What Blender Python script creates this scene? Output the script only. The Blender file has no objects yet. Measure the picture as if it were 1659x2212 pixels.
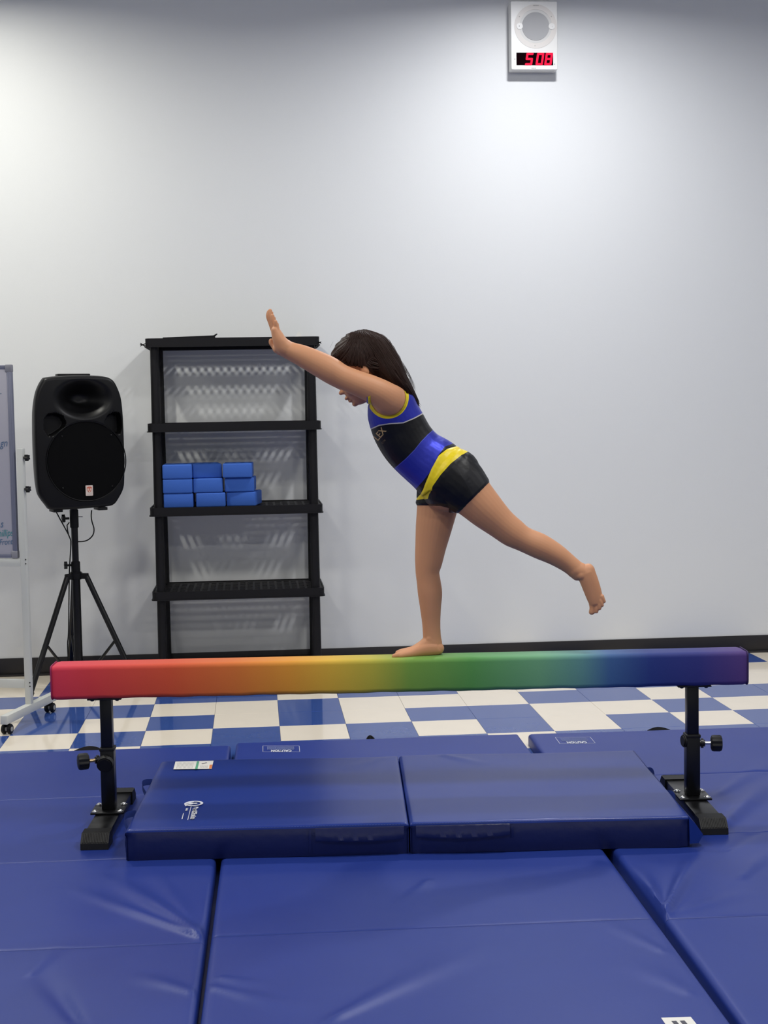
import bpy, bmesh, math, random
import numpy as np
from mathutils import Vector, Matrix
from mathutils.bvhtree import BVHTree
random.seed(7); RNG = np.random.default_rng(7)
SC = bpy.context.scene
COL = SC.collection
PI = math.pi

# ------------------------------------------------------------------ camera
IW, IH, FPX = 1659.0, 2212.0, 3165.0
YAW, PITCH, ROLL = [math.radians(a) for a in (5.01, -4.05, -0.97)]
CAM = Vector((1.133, -6.361, 1.449))
_f = Vector((math.sin(YAW) * math.cos(PITCH), math.cos(YAW) * math.cos(PITCH), math.sin(PITCH)))
_r0 = Vector((math.cos(YAW), -math.sin(YAW), 0)); _u0 = _r0.cross(_f)
CR = math.cos(ROLL) * _r0 + math.sin(ROLL) * _u0
CU = -math.sin(ROLL) * _r0 + math.cos(ROLL) * _u0
CF = _f
cd = bpy.data.cameras.new('camera'); cam = bpy.data.objects.new('camera', cd); COL.objects.link(cam)
M = Matrix.Identity(4)
for i in range(3):
    M[i][0] = CR[i]; M[i][1] = CU[i]; M[i][2] = -CF[i]; M[i][3] = CAM[i]
cam.matrix_world = M
cd.sensor_fit = 'HORIZONTAL'; cd.sensor_width = 36; cd.lens = FPX / IW * 36; cd.clip_start = .05
SC.camera = cam

# ------------------------------------------------------------------ world, lights, exposure
w = bpy.data.worlds.new('world'); SC.world = w; w.use_nodes = True
w.node_tree.nodes['Background'].inputs[0].default_value = (.8, .85, 1, 1)
w.node_tree.nodes['Background'].inputs[1].default_value = .15
SC.view_settings.view_transform = 'Standard'; SC.view_settings.look = 'None'
SC.view_settings.exposure = 0.56; SC.view_settings.gamma = 1; SC.view_settings.use_curve_mapping = False
CEIL = 3.90
LAMPS = [  # x, y, watts, colour : recessed square ceiling lights
    (-0.42, 0.66, 27, (1.0, .985, .90)), (2.71, 0.66, 27, (.96, .97, 1.0)), (6.0, 0.70, 7, (.96, .97, 1.0)),
    (-3.3, -2.5, 22, (1, .98, .92)), (-0.30, -2.5, 27, (1.0, .98, .92)), (2.85, -2.5, 34, (1, .985, .95)), (6.0, -2.5, 18, (1, .985, .95)),
    (-0.30, -5.6, 26, (1, .98, .93)), (2.85, -5.6, 28, (1, .98, .94)), (6.0, -5.6, 18, (1, .98, .95))]
for i, (x, y, e, c) in enumerate(LAMPS):
    ld = bpy.data.lights.new('troffer', 'AREA'); ld.shape = 'RECTANGLE'; ld.size = ld.size_y = .16 if y > 0 else .5; ld.spread = math.radians(162 if y > 0 else 180)
    ld.energy = e; ld.color = c
    lo = bpy.data.objects.new('troffer', ld); lo.location = (x, y, CEIL - .03); COL.objects.link(lo)

# ------------------------------------------------------------------ pixel helpers (scene measured off the photo)
def ray(px, py):
    return CF + CR * ((px - IW / 2) / FPX) + CU * ((IH / 2 - py) / FPX)
def at_z(px, py, z):
    d = ray(px, py); return CAM + d * ((z - CAM.z) / d.z)
def at_y(px, py, y):
    d = ray(px, py); return CAM + d * ((y - CAM.y) / d.y)
BANG = math.radians(-3.546)                      # beam direction
BE = Vector((math.cos(BANG), math.sin(BANG), 0)); BN = Vector((-math.sin(BANG), math.cos(BANG), 0))
BP = Vector((.611, -1.366, 0))
S = .00158                                       # metres per photo pixel at the beam
def G(px, py, d=0.0):                            # d in photo pixels behind the beam's centre plane
    q = ray(px, py); P0 = BP + BN * (d * S)
    return CAM + q * (((P0 - CAM).dot(BN)) / q.dot(BN))

# ------------------------------------------------------------------ materials
MATS = {}
def mat(name, col, rough=.5, metal=0, emit=None, estr=1, spec=.5, bump=None, var=0, coat=0, sss=0):
    if name in MATS: return MATS[name]
    m = bpy.data.materials.new(name); m.use_nodes = True; nt = m.node_tree; b = nt.nodes['Principled BSDF']
    b.inputs['Base Color'].default_value = (*col, 1); b.inputs['Roughness'].default_value = rough
    b.inputs['Metallic'].default_value = metal; b.inputs['Specular IOR Level'].default_value = spec
    b.inputs['Coat Weight'].default_value = coat
    if sss:
        b.inputs['Subsurface Weight'].default_value = sss; b.inputs['Subsurface Radius'].default_value = (.012, .005, .003)
        b.inputs['Subsurface Scale'].default_value = 1
    if emit:
        b.inputs['Emission Color'].default_value = (*emit, 1); b.inputs['Emission Strength'].default_value = estr
    tc = None
    if bump or var:
        tc = nt.nodes.new('ShaderNodeTexCoord')
    if bump:
        sc, st, dist = bump
        n = nt.nodes.new('ShaderNodeTexNoise'); n.inputs['Scale'].default_value = sc; n.inputs['Detail'].default_value = 3
        nt.links.new(tc.outputs['Object'], n.inputs['Vector'])
        bp = nt.nodes.new('ShaderNodeBump'); bp.inputs['Strength'].default_value = st; bp.inputs['Distance'].default_value = dist
        nt.links.new(n.outputs[0], bp.inputs['Height']); nt.links.new(bp.outputs[0], b.inputs['Normal'])
    if var:
        n = nt.nodes.new('ShaderNodeTexNoise'); n.inputs['Scale'].default_value = 9; n.inputs['Detail'].default_value = 4
        nt.links.new(tc.outputs['Object'], n.inputs['Vector'])
        mx = nt.nodes.new('ShaderNodeMix'); mx.data_type = 'RGBA'
        mx.inputs[6].default_value = (*[c * (1 - var) for c in col], 1); mx.inputs[7].default_value = (*[min(1, c * (1 + var)) for c in col], 1)
        nt.links.new(n.outputs[0], mx.inputs[0]); nt.links.new(mx.outputs[2], b.inputs['Base Color'])
    MATS[name] = m; return m

WALL = mat('wall_paint', (.80, .81, .80), .42, bump=(260, .10, .002), spec=.35)
CEILM = mat('ceiling_white', (.78, .78, .76), .8)
BASEB = mat('rubber_baseboard', (.022, .020, .021), .45, spec=.4)
TILEB = mat('blue_vinyl_tile', (.042, .092, .32), .07, spec=.5, bump=(40, .02, .002), var=.07)
TILEW = mat('cream_vinyl_tile', (.90, .81, .67), .09, spec=.5, bump=(40, .02, .002), var=.03)
GROUT = mat('floor_slab', (.10, .13, .26), .4)
VINYL = mat('blue_mat_vinyl', (.016, .038, .235), .39, spec=.36, bump=(420, .08, .0012), var=.05)
VINYLD = mat('thick_mat_vinyl', (.008, .030, .215), .29, spec=.36, bump=(420, .07, .0012), var=.05)
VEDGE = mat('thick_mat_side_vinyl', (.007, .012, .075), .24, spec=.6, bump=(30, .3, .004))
BLACKP = mat('black_plastic', (.0025, .0025, .003), .42, spec=.28)
RACKP = mat('rack_plastic', (.005, .0045, .0055), .5, spec=.3)
BLACKM = mat('black_steel', (.003, .003, .0035), .30, spec=.4)
RUBBER = mat('black_rubber', (.006, .006, .006), .55, spec=.35)
CHROME = mat('chrome', (.75, .74, .72), .18, 1)
BRASS = mat('brass_thread', (.75, .55, .28), .25, 1)
GRILLE = mat('speaker_grille', (.0012, .0012, .0015), .7, spec=.1)
PORT = mat('port_black', (.002, .002, .002), .8)
WPLAST = mat('white_plastic', (.80, .79, .75), .35)
GREYF = mat('grey_mesh', (.42, .42, .42), .7)
WFRAME = mat('cream_steel', (.60, .61, .57), .4)
WBOARD = mat('whiteboard_surface', (.46, .45, .50), .25)
WALU = mat('aluminium_frame', (.22, .23, .30), .35, .3)
WALU2 = mat('grey_corner_plastic', (.26, .26, .29), .5)
INK = mat('marker_ink_blue', (.08, .16, .28), .6)
INK2 = mat('marker_ink_teal', (.03, .26, .28), .6)
YOGA = mat('blue_foam', (.035, .13, .52), .75, bump=(300, .3, .002), var=.08)
LABELW = mat('label_white', (.82, .80, .74), .5)
PRINTW = mat('print_white', (.72, .73, .80), .5)
PRINTG = mat('print_faint_white', (.16, .20, .42), .5)
PRINTD = mat('print_grey', (.40, .39, .36), .6)
GREEN = mat('label_green', (.10, .38, .22), .5)
ORANGE = mat('label_orange', (.75, .22, .06), .5)
DARK = mat('label_dark', (.06, .06, .08), .5)
REDB = mat('badge_red', (.62, .16, .10), .4)
LEDB = mat('display_black', (.006, .001, .002), .8, spec=.02)
LED = mat('led_red', (.02, .0, .0), .5, emit=(1, .0, .05), estr=.8, spec=.1)
SKIN = mat('skin', (.62, .30, .155), .5, spec=.35, var=.05, sss=.12)
EYEW = mat('eye_white', (.8, .78, .75), .2); IRIS = mat('eye_iris', (.03, .015, .01), .15)
HAIR = mat('dark_brown_hair', (.024, .0095, .006), .48, spec=.2)
GOLD = mat('gold_lettering', (.55, .38, .18), .4, .2)
WEB = mat('blue_webbing', (.06, .11, .40), .6)

# ------------------------------------------------------------------ mesh helpers
def link(name, me, m=None, parent=None, smooth=False, label=None):
    o = bpy.data.objects.new(name, me); COL.objects.link(o)
    if m is not None:
        for k in (m if isinstance(m, (list, tuple)) else [m]): me.materials.append(k)
    if parent is not None:
        o.parent = parent; o.matrix_parent_inverse = parent.matrix_basis.inverted()
    if smooth:
        me.polygons.foreach_set('use_smooth', [True] * len(me.polygons))
        if smooth != True: me.set_sharp_from_angle(angle=math.radians(smooth))
    if label: o['label'] = label
    return o
class MB:
    def __init__(s): s.bm = bmesh.new()
    def box(s, c, d, rot=None, bev=0, seg=2, mi=0):
        r = bmesh.ops.create_cube(s.bm, size=1)
        vs = r['verts']; mt = Matrix.Translation(Vector(c))
        if rot is not None: mt = mt @ rot.to_4x4()
        mt = mt @ Matrix.Diagonal((*d, 1)); bmesh.ops.transform(s.bm, matrix=mt, verts=vs)
        fs = list({f for v in vs for f in v.link_faces})
        if bev:
            es = list({e for v in vs for e in v.link_edges})
            r = bmesh.ops.bevel(s.bm, geom=es, offset=bev, segments=seg, affect='EDGES', profile=.5)
            fs = r['faces'] + [f for f in fs if f.is_valid]
        for f in fs: f.material_index = mi
        return s
    def cyl(s, a, b, r, r2=None, n=20, cap=True, mi=0, bev=0):
        a = Vector(a); b = Vector(b); d = b - a
        q = Vector((0, 0, 1)).rotation_difference(d.normalized()).to_matrix().to_4x4()
        mt = Matrix.Translation((a + b) / 2) @ q
        rr = bmesh.ops.create_cone(s.bm, cap_ends=cap, segments=n, radius1=r, radius2=r if r2 is None else r2, depth=d.length, matrix=mt)
        if bev:
            es = [e for e in {e for v in rr['verts'] for e in v.link_edges} if any(len(f.verts) > 4 for f in e.link_faces)]
            bmesh.ops.bevel(s.bm, geom=es, offset=bev, segments=2, affect='EDGES')
        return s
    def sph(s, c, r, n=16, sc=(1, 1, 1), rot=None):
        mt = Matrix.Translation(Vector(c))
        if rot is not None: mt = mt @ rot.to_4x4()
        bmesh.ops.create_uvsphere(s.bm, u_segments=n, v_segments=n // 2 + 2, radius=r, matrix=mt @ Matrix.Diagonal((*sc, 1)))
        return s
    def tube(s, pts, r, n=8, closed=False):
        pts = [Vector(p) for p in pts]; rings = []; N = len(pts); up = None
        rs = r if isinstance(r, (list, tuple)) else [r] * N
        for i, p in enumerate(pts):
            t = (pts[min(i + 1, N - 1)] - pts[max(i - 1, 0)]).normalized() if not closed else (pts[(i + 1) % N] - pts[i - 1]).normalized()
            if up is None: up = t.orthogonal().normalized()
            up = (up - t * up.dot(t)).normalized(); b = t.cross(up)
            rings.append([s.bm.verts.new(p + (up * math.cos(k * 2 * PI / n) + b * math.sin(k * 2 * PI / n)) * rs[i]) for k in range(n)])
        for i in range(N if closed else N - 1):
            A = rings[i]; B = rings[(i + 1) % N]
            for k in range(n): s.bm.faces.new((A[k], A[(k + 1) % n], B[(k + 1) % n], B[k]))
        if not closed:
            s.bm.faces.new(rings[0][::-1]); s.bm.faces.new(rings[-1])
        return s
    def prism(s, poly, O, X, Y, th, mi=0):
        """polygon (u,v) in plane O,X,Y extruded by th along X x Y (centred on plane bottom)"""
        X = Vector(X); Y = Vector(Y); Nn = X.cross(Y).normalized(); O = Vector(O)
        a = [s.bm.verts.new(O + X * u + Y * v) for u, v in poly]; b = [s.bm.verts.new(v.co + Nn * th) for v in a]
        n = len(a); fs = [s.bm.faces.new(a[::-1]), s.bm.faces.new(b)]
        for i in range(n): fs.append(s.bm.faces.new((a[i], a[(i + 1) % n], b[(i + 1) % n], b[i])))
        for f in fs: f.material_index = mi
        return s
    def build(s, name, m, parent=None, smooth=35, label=None):
        bmesh.ops.recalc_face_normals(s.bm, faces=s.bm.faces[:])
        me = bpy.data.meshes.new(name); s.bm.to_mesh(me); s.bm.free()
        return link(name, me, m, parent, smooth, label)
def thing(name, loc, label, cat, group=None, rz=0):
    o = bpy.data.objects.new(name, None); o.location = loc; o.rotation_euler = (0, 0, rz); o.empty_display_size = .1
    COL.objects.link(o); tag(o, label, cat, group); return o
def tag(o, label, cat, group=None):
    o['label'] = label; o['category'] = cat
    if group: o['group'] = group
    return o
def rrect(w_, h_, r, n=5):
    pts = []
    for cx, cy, a0 in ((w_ / 2 - r, h_ / 2 - r, 0), (-w_ / 2 + r, h_ / 2 - r, 90), (-w_ / 2 + r, -h_ / 2 + r, 180), (w_ / 2 - r, -h_ / 2 + r, 270)):
        for k in range(n + 1):
            a = math.radians(a0 + 90 * k / n); pts.append((cx + r * math.cos(a), cy + r * math.sin(a)))
    return pts
def catmull(P, sub):
    P = np.array(P, float); out = []
    for i in range(len(P) - 1):
        p0 = P[max(i - 1, 0)]; p1 = P[i]; p2 = P[i + 1]; p3 = P[min(i + 2, len(P) - 1)]
        for k in range(sub):
            t = k / sub
            out.append(.5 * ((2 * p1) + (-p0 + p2) * t + (2 * p0 - 5 * p1 + 4 * p2 - p3) * t * t + (-p0 + 3 * p1 - 3 * p2 + p3) * t ** 3))
    out.append(P[-1]); return np.array(out)
def text_mesh(txt, size, bold=0, shear=0, align='CENTER', res=3):
    c = bpy.data.curves.new('lettering', 'FONT'); c.body = txt; c.size = size; c.align_x = align; c.align_y = 'CENTER'
    c.offset = bold; c.shear = shear; c.resolution_u = res; c.extrude = 0
    o = bpy.data.objects.new('lettering', c); COL.objects.link(o)
    dg = bpy.context.evaluated_depsgraph_get(); me = bpy.data.meshes.new_from_object(o.evaluated_get(dg))
    bpy.data.objects.remove(o); me.materials.clear(); return me
def text_on(name, txt, size, O, X, Y, th, m, parent, bold=0, shear=0, align='CENTER', sx=1):
    me = text_mesh(txt, size, bold, shear, align); X = Vector(X).normalized(); Y = Vector(Y).normalized(); Z = X.cross(Y)
    for v in me.vertices: v.co = Vector(O) + X * (v.co.x * sx) + Y * v.co.y
    bm = bmesh.new(); bm.from_mesh(me)
    r = bmesh.ops.extrude_face_region(bm, geom=bm.faces[:]); vs = [g for g in r['geom'] if isinstance(g, bmesh.types.BMVert)]
    bmesh.ops.translate(bm, vec=Z * th, verts=vs); bmesh.ops.recalc_face_normals(bm, faces=bm.faces[:])
    bm.to_mesh(me); bm.free(); return link(name, me, m, parent)

# ------------------------------------------------------------------ room
T = .3048; YW = 1.848; X0, X1, Y0 = -4.0, 8.4, -9.2
def structure(name, c, d, m):
    o = MB().box(c, d).build(name, m, smooth=False); o['kind'] = 'structure'; return o
floor = structure('floor', ((X0 + X1) / 2, (Y0 + YW) / 2, -.06), (X1 - X0, YW - Y0, .114), GROUT)
structure('wall_back', ((X0 + X1) / 2, YW + .06, CEIL / 2), (X1 - X0 + .24, .12, CEIL), WALL)
structure('wall_front', ((X0 + X1) / 2, Y0 - .06, CEIL / 2), (X1 - X0 + .24, .12, CEIL), WALL)
structure('wall_left', (X0 - .06, (Y0 + YW) / 2, CEIL / 2), (.12, YW - Y0, CEIL), WALL)
structure('wall_right', (X1 + .06, (Y0 + YW) / 2, CEIL / 2), (.12, YW - Y0, CEIL), WALL)
structure('ceiling', ((X0 + X1) / 2, (Y0 + YW) / 2, CEIL + .06), (X1 - X0 + .24, YW - Y0 + .24, .12), CEILM)
bb = MB().box(((X0 + X1) / 2, YW - .004, .052), (X1 - X0, .008, .096), bev=.002)
bb.box(((X0 + X1) / 2, YW - .012, .006), (X1 - X0, .022, .010), bev=.003)
b_ = bb.build('baseboard_back', BASEB); b_['kind'] = 'structure'
# tiles, one object each: column index c from c*T, row index r from r*T; 1 = blue
ROWS = {0: {-1: 1, 0: 0, 1: 1, 2: 0, 3: 1, 4: 0, 5: 1, 6: 0, 7: 1, 8: 0, 9: 1, 10: 0, 11: 1, 12: 0},
        1: {-1: 0, 0: 1, 1: 0, 2: 1, 3: 0, 4: 1, 5: 0, 6: 1, 7: 1, 8: 0, 9: 0, 10: 1, 11: 0, 12: 1},
        2: {-1: 0, 0: 1, 1: 1, 2: 0, 3: 0, 4: 1, 5: 0, 6: 0, 7: 0, 8: 1, 9: 1, 10: 0, 11: 1, 12: 1},
        3: {-1: 1, 0: 0, 1: 0, 2: 1, 3: 1, 4: 0, 5: 1, 6: 1, 7: 0, 8: 0, 9: 1, 10: 1, 11: 0, 12: 0},
        4: {-1: 0, 0: 1, 1: 0, 2: 1, 3: 0, 4: 1, 5: 0, 6: 1, 7: 1, 8: 0, 9: 1, 10: 0, 11: 0, 12: 0},
        5: {-1: 0, 0: 1, 1: 1, 2: 0, 3: 1, 4: 0, 5: 1, 6: 0, 7: 1, 8: 0, 9: 1, 10: 0, 11: 1, 12: 1, 13: 0}}
proto = {}
for full in (1, 0):
    for blue in (0, 1):
        h_ = T if full else YW - 6 * T
        mb = MB().box((T / 2, h_ / 2, -.0015), (T - .0012, h_ - .0012, .003), bev=.0005, seg=1)
        o = mb.build('tile', TILEB if blue else TILEW, smooth=False); proto[(full, blue)] = o.data; bpy.data.objects.remove(o)
for r in range(-2, 7):
    for c in range(-7, 19):
        v = ROWS.get(r, {}).get(c)
        if v is None and r < 0: v = 0 if (c in (1, 7) and r == -1) else 1
        if v is None: v = (c + r) % 2 if random.random() < .7 else random.randint(0, 1)
        o = bpy.data.objects.new('tile', proto[(0 if r == 6 else 1, v)]); o.location = (c * T, r * T, 0)
        COL.objects.link(o); o.parent = floor; o.matrix_parent_inverse = floor.matrix_basis.inverted()
        if r == 6: o.location.y = 6 * T

# ------------------------------------------------------------------ mats on the floor
def grid_panel(name, x0, x1, y0, y1, z0, th, m, parent, rad=.012, step=.011, wr=None, rads=None, skirt_m=None, puff=0):
    """padded panel: top heightfield with rounded borders, vertical skirt, in parent's local space"""
    rx0, rx1, ry0, ry1 = rads if rads else (rad,) * 4
    def axis(a, b, ra, rb):
        edge = [0, .08, .2, .38, .65, 1.0]
        l = [a + ra * e for e in edge]; r_ = [b - rb * e for e in edge[::-1]]
        n = max(2, int((r_[0] - l[-1]) / step)); return np.array(l[:-1] + list(np.linspace(l[-1], r_[0], n)) + r_[1:])
    xs = axis(x0, x1, rx0, rx1); ys = axis(y0, y1, ry0, ry1); XX, YY = np.meshgrid(xs, ys)
    def prof(d, r): t = np.clip(1 - d / r, 0, 1); return 1 - np.sqrt(np.clip(1 - t * t, 0, 1))
    drop = np.zeros_like(XX)
    for d, r in ((XX - x0, rx0), (x1 - XX, rx1), (YY - y0, ry0), (y1 - YY, ry1)): drop = np.maximum(drop, prof(d, r) * r)
    Z = z0 + th - drop
    if wr is not None:
        fade = np.clip(np.minimum.reduce([XX - x0, x1 - XX, YY - y0, y1 - YY]) / .012, 0, 1)
        Z = Z + wr(XX, YY) * fade
    ny, nx = XX.shape; top = np.stack([XX, YY, Z], -1).reshape(-1, 3)
    idx = np.arange(nx * ny).reshape(ny, nx)
    faces = np.stack([idx[:-1, :-1], idx[:-1, 1:], idx[1:, 1:], idx[1:, :-1]], -1).reshape(-1, 4).tolist()
    ring = list(idx[0, :]) + list(idx[1:, -1]) + list(idx[-1, -2::-1]) + list(idx[-2:0:-1, 0])
    n0 = nx * ny; low = []; n = len(ring); sk = len(faces); prev = ring
    levels_ = (.90, .75, .5, .25, .08, 0) if puff else (0,)
    for li, hh in enumerate(levels_):
        for k in ring:
            x, y, z = top[k]; ex_ = 0; ey_ = 0
            if x <= x0 + 1e-6: ex_ = -1
            if x >= x1 - 1e-6: ex_ = 1
            if y <= y0 + 1e-6: ey_ = -1
            if y >= y1 - 1e-6: ey_ = 1
            dc = min(1, min(max(x - x0, x1 - x) if not ex_ else 9, 9) / .05) if False else 1
            de = min(1, (min(x - x0, x1 - x) if ey_ and not ex_ else min(y - y0, y1 - y) if ex_ and not ey_ else 0) / .03)
            bul = puff * (1 - (2 * hh - 1) ** 2) * de + (puff * .10 * math.sin(x * 55 + y * 40 + 5 * hh) * math.sin(x * 23 + 9 * hh) * de if hh > .3 else 0)
            inn = (1 - de) * .006 if puff else 0
            low.append((x + ex_ * (bul - inn), y + ey_ * (bul - inn), z0 + .001 + (z - z0 - .001) * hh))
        cur = list(range(n0 + li * n, n0 + (li + 1) * n))
        for q in range(n): faces.append([prev[q], cur[q], cur[(q + 1) % n], prev[(q + 1) % n]])
        prev = cur
    verts = top.tolist() + low
    faces.append(prev[::-1])
    me = bpy.data.meshes.new(name); me.from_pydata(verts, [], faces); me.update()
    o = link(name, me, [m, skirt_m or m], None, 50)
    o.parent = parent
    if skirt_m:
        for p in me.polygons[sk:]: p.material_index = 1
    return o
def ridges(root_inv, segs, seed, amp=.0012):
    """segs: (ax,ay,bx,by,height,width) in world metres; returns displacement fn in local space"""
    rg = np.random.default_rng(seed); ph = rg.uniform(0, 6.28, 12); kk = rg.uniform(1.5, 6, (6, 2)) * rg.choice([-1, 1], (6, 2))
    L = []
    for ax, ay, bx, by, h_, wd in segs:
        a = root_inv @ Vector((ax, ay, 0)); b = root_inv @ Vector((bx, by, 0)); L.append((a.x, a.y, b.x, b.y, h_, wd))
    def f(X, Y):
        z = np.zeros_like(X)
        for i in range(6): z += amp / 3 * np.sin(X * kk[i, 0] * 2 + Y * kk[i, 1] * 2 + ph[i])
        for ax, ay, bx, by, h_, wd in L:
            dx, dy = bx - ax, by - ay; l = math.hypot(dx, dy)
            t = ((X - ax) * dx + (Y - ay) * dy) / l / l; n = ((X - ax) * -dy + (Y - ay) * dx) / l
            ww = 1.35 * wd * (.35 + .9 * np.clip(t, 0, 1.5))
            env = np.clip(t * 8 + .3, 0, 1) * np.clip((1.15 - t) * 1.6, 0, 1)
            z += 1.5 * h_ * env * np.exp(-(n / ww) ** 2)
        return z
    return f
MT = .05
def floor_mat(x0w, rz, label, segs, seed, y_off=0.0):
    root = thing('folding_mat', (x0w, -.262 + y_off, 0), label, 'gym mat', None, rz)
    bpy.context.view_layer.update(); inv = root.matrix_basis.inverted()
    wr = ridges(inv, segs, seed)
    W_ = 1.205
    for k in range(4):
        grid_panel('panel', 0, W_, -.765 * (k + 1) + .0008, -.765 * k - .0008, 0, MT, VINYL, root, wr=wr, rads=(.017, .017, .006, .006 if k else .014))
    return root
def P2(px, py): p = at_z(px, py, MT); return (p.x, p.y)
def seg(a, b, h_, wd): return (*P2(*a), *P2(*b), h_, wd)
m1 = floor_mat(-.200, math.radians(-.8), 'blue folding floor mat under the beam\'s red end, at the left', [
    seg((440, 2025), (250, 1902), .0095, .022), seg((440, 2028), (180, 1930), .0065, .018), seg((442, 2020), (330, 1880), .003, .016),
    seg((435, 2150), (300, 2110), .004, .020), seg((170, 2212), (90, 2100), -.005, .022), seg((60, 2110), (130, 2040), .003, .02)], 1, .022)
m2 = floor_mat(1.027, math.radians(-1.0), 'blue folding floor mat in the middle, mostly under the thick mat', [
    seg((700, 2212), (1010, 2060), .005, .030), seg((450, 2130), (640, 2180), .004, .022), seg((470, 2110), (560, 2130), .003, .018),
    seg((1440, 2060), (1300, 1990), .003, .02), seg((930, 1900), (870, 1960), .0035, .022), seg((1500, 2150), (1360, 2080), .0025, .03)], 2, .045)
m3 = floor_mat(2.272, math.radians(-1.4), 'blue folding floor mat under the beam\'s purple end, at the right', [
    seg((1436, 1980), (1500, 1850), .013, .020), seg((1434, 1978), (1380, 1880), .010, .018), seg((1437, 1982), (1600, 1930), .003, .022),
    seg((1560, 1790), (1659, 1690), .010, .03), seg((1545, 1720), (1659, 1650), .004, .028), seg((1600, 1900), (1659, 1840), .004, .02),
    seg((1560, 1840), (1659, 1780), -.003, .02)], 3, .012)
bpy.context.view_layer.update()
def decal(root, name, quad_px, z, m, th=.0006, inset=0):
    """thin printed patch lying on a mat top; quad in photo pixels, tl tr br bl"""
    P = [at_z(x, y, z) for x, y in quad_px]
    mb = MB(); a = [mb.bm.verts.new(p) for p in P]; b = [mb.bm.verts.new(p + Vector((0, 0, th))) for p in P]
    mb.bm.faces.new(a[::-1]); mb.bm.faces.new(b)
    for i in range(4): mb.bm.faces.new((a[i], a[(i + 1) % 4], b[(i + 1) % 4], b[i]))
    o = mb.build(name, m, root, False); return o
def caution(root, quad):
    z = MT + .0012
    tl, tr, br, bl = [at_z(x, y, z) for x, y in quad]
    X = (tr - tl).normalized(); Y = (tl - bl).normalized(); W_ = (tr - tl).length; H_ = (tl - bl).length
    mb = MB(); O = bl
    for u0, v0, u1, v1 in ((0, 0, .0016, H_), (W_ - .0016, 0, W_, H_), (0, 0, W_, .0008), (0, H_ - .0008, W_, H_)):
        mb.prism([(u0, v0), (u1 if u1 > .003 or u0 else .0016, v0), (u1 if u1 > .003 or u0 else .0016, v1), (u0, v1)], O, X, Y, .0005)
    lab = mb.build('caution_label', PRINTW, root, False, label='white printed caution label, upside down')
    mb = MB(); rr = random.Random(4)
    nrow = 7
    for i in range(nrow):                      # fine print lines, unreadable in the photo
        v = H_ * (.36 + .56 * i / nrow); u = W_ * .12
        while u < W_ * .84:
            l = W_ * rr.uniform(.02, .06)
            mb.prism([(u, v), (u + l, v), (u + l, v + H_ * .045), (u, v + H_ * .045)], O, X, Y, .0005); u += l + W_ * .010
    o = mb.build('fine_print', PRINTG, None, False); o.parent = lab
    o = text_on('lettering', 'CAUTION', H_ * .42, O + X * W_ * .5 + Y * H_ * .17, -X, -Y, .0007, PRINTW, None, bold=.0022, sx=W_ * .60 / (H_ * .42 * 4.9))
    o.parent = lab
caution(m2, ((567.5, 1611), (646.5, 1611), (648.5, 1624), (567.5, 1624)))
caution(m3, ((1199, 1593), (1275, 1592), (1287, 1606), (1209, 1606.5)))
lb = decal(m2, 'sticker', ((1428, 2199), (1492, 2197), (1520, 2232), (1452, 2234)), MT + .001, LABELW, .0008)
lb['label'] = 'white sticker with two dark bars at the near edge'
for q in (((1450, 2205.5), (1460.5, 2205), (1480, 2228), (1470, 2228.5)), ((1468, 2205), (1478.5, 2204.5), (1499, 2227.5), (1488, 2228))):
    o = decal(m2, 'printed_bar', q, MT + .0018, DARK, .0004); bpy.context.view_layer.update(); mw = o.matrix_world.copy(); o.parent = lb; o.matrix_parent_inverse = Matrix.Identity(4); o.matrix_basis = mw if False else o.matrix_basis
    o.matrix_parent_inverse = (m2.matrix_basis @ lb.matrix_parent_inverse @ lb.matrix_basis).inverted()
# black carry handles that loop out behind the far edge
def handle(root, pxl, pxr, yb, rise=.045):
    a = at_z(pxl, yb, .03); b = at_z(pxr, yb, .03); mb = MB(); pts = []
    for k in range(13):
        t = k / 12; s_ = math.sin(PI * t); p = a.lerp(b, t); pts.append(Vector((p.x, root.location.y + .002 + rise * s_ + (p.x - root.location.x) * math.tan(root.rotation_euler.z), .034 + .010 * s_)))
    for i in range(12):
        p, q = pts[i], pts[i + 1]; wv = Vector((0, .004, .013))
        vs = [mb.bm.verts.new(x) for x in (p - wv, q - wv, q + wv, p + wv)]; mb.bm.faces.new(vs)
    bmesh.ops.remove_doubles(mb.bm, verts=mb.bm.verts[:], dist=1e-5)
    r = bmesh.ops.solidify(mb.bm, geom=mb.bm.faces[:], thickness=.003)
    return mb.build('carry_handle', RUBBER, root, 60)
handle(m1, 168, 228, 1617, .03); handle(m3, 1388, 1438, 1577, .014); handle(m2, 790, 806, 1597, .02)

# ------------------------------------------------------------------ thick landing mat
RZ = math.radians(-3.5)
tm = thing('landing_mat', (.702, -1.812, MT), 'thick dark-blue two-panel landing mat lying under the beam', 'gym mat', None, RZ)
bpy.context.view_layer.update(); inv = tm.matrix_basis.inverted()
def tw(x, y): return inv @ Vector((x, y, 0))
wrt = ridges(inv, [(*at_z(950, 1632, .15).xy, *at_z(1040, 1650, .15).xy, .003, .02), (*at_z(830, 1635, .15).xy, *at_z(760, 1660, .15).xy, .002, .03)], 5, .0018)
TW = .889; TD = .905
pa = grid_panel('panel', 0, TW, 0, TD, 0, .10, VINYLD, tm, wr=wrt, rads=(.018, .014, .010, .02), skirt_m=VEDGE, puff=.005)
pb = grid_panel('panel', TW + .002, 2 * TW, 0, TD, 0, .10, VINYLD, tm, wr=wrt, rads=(.014, .012, .010, .02), skirt_m=VEDGE, puff=.005)
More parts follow.
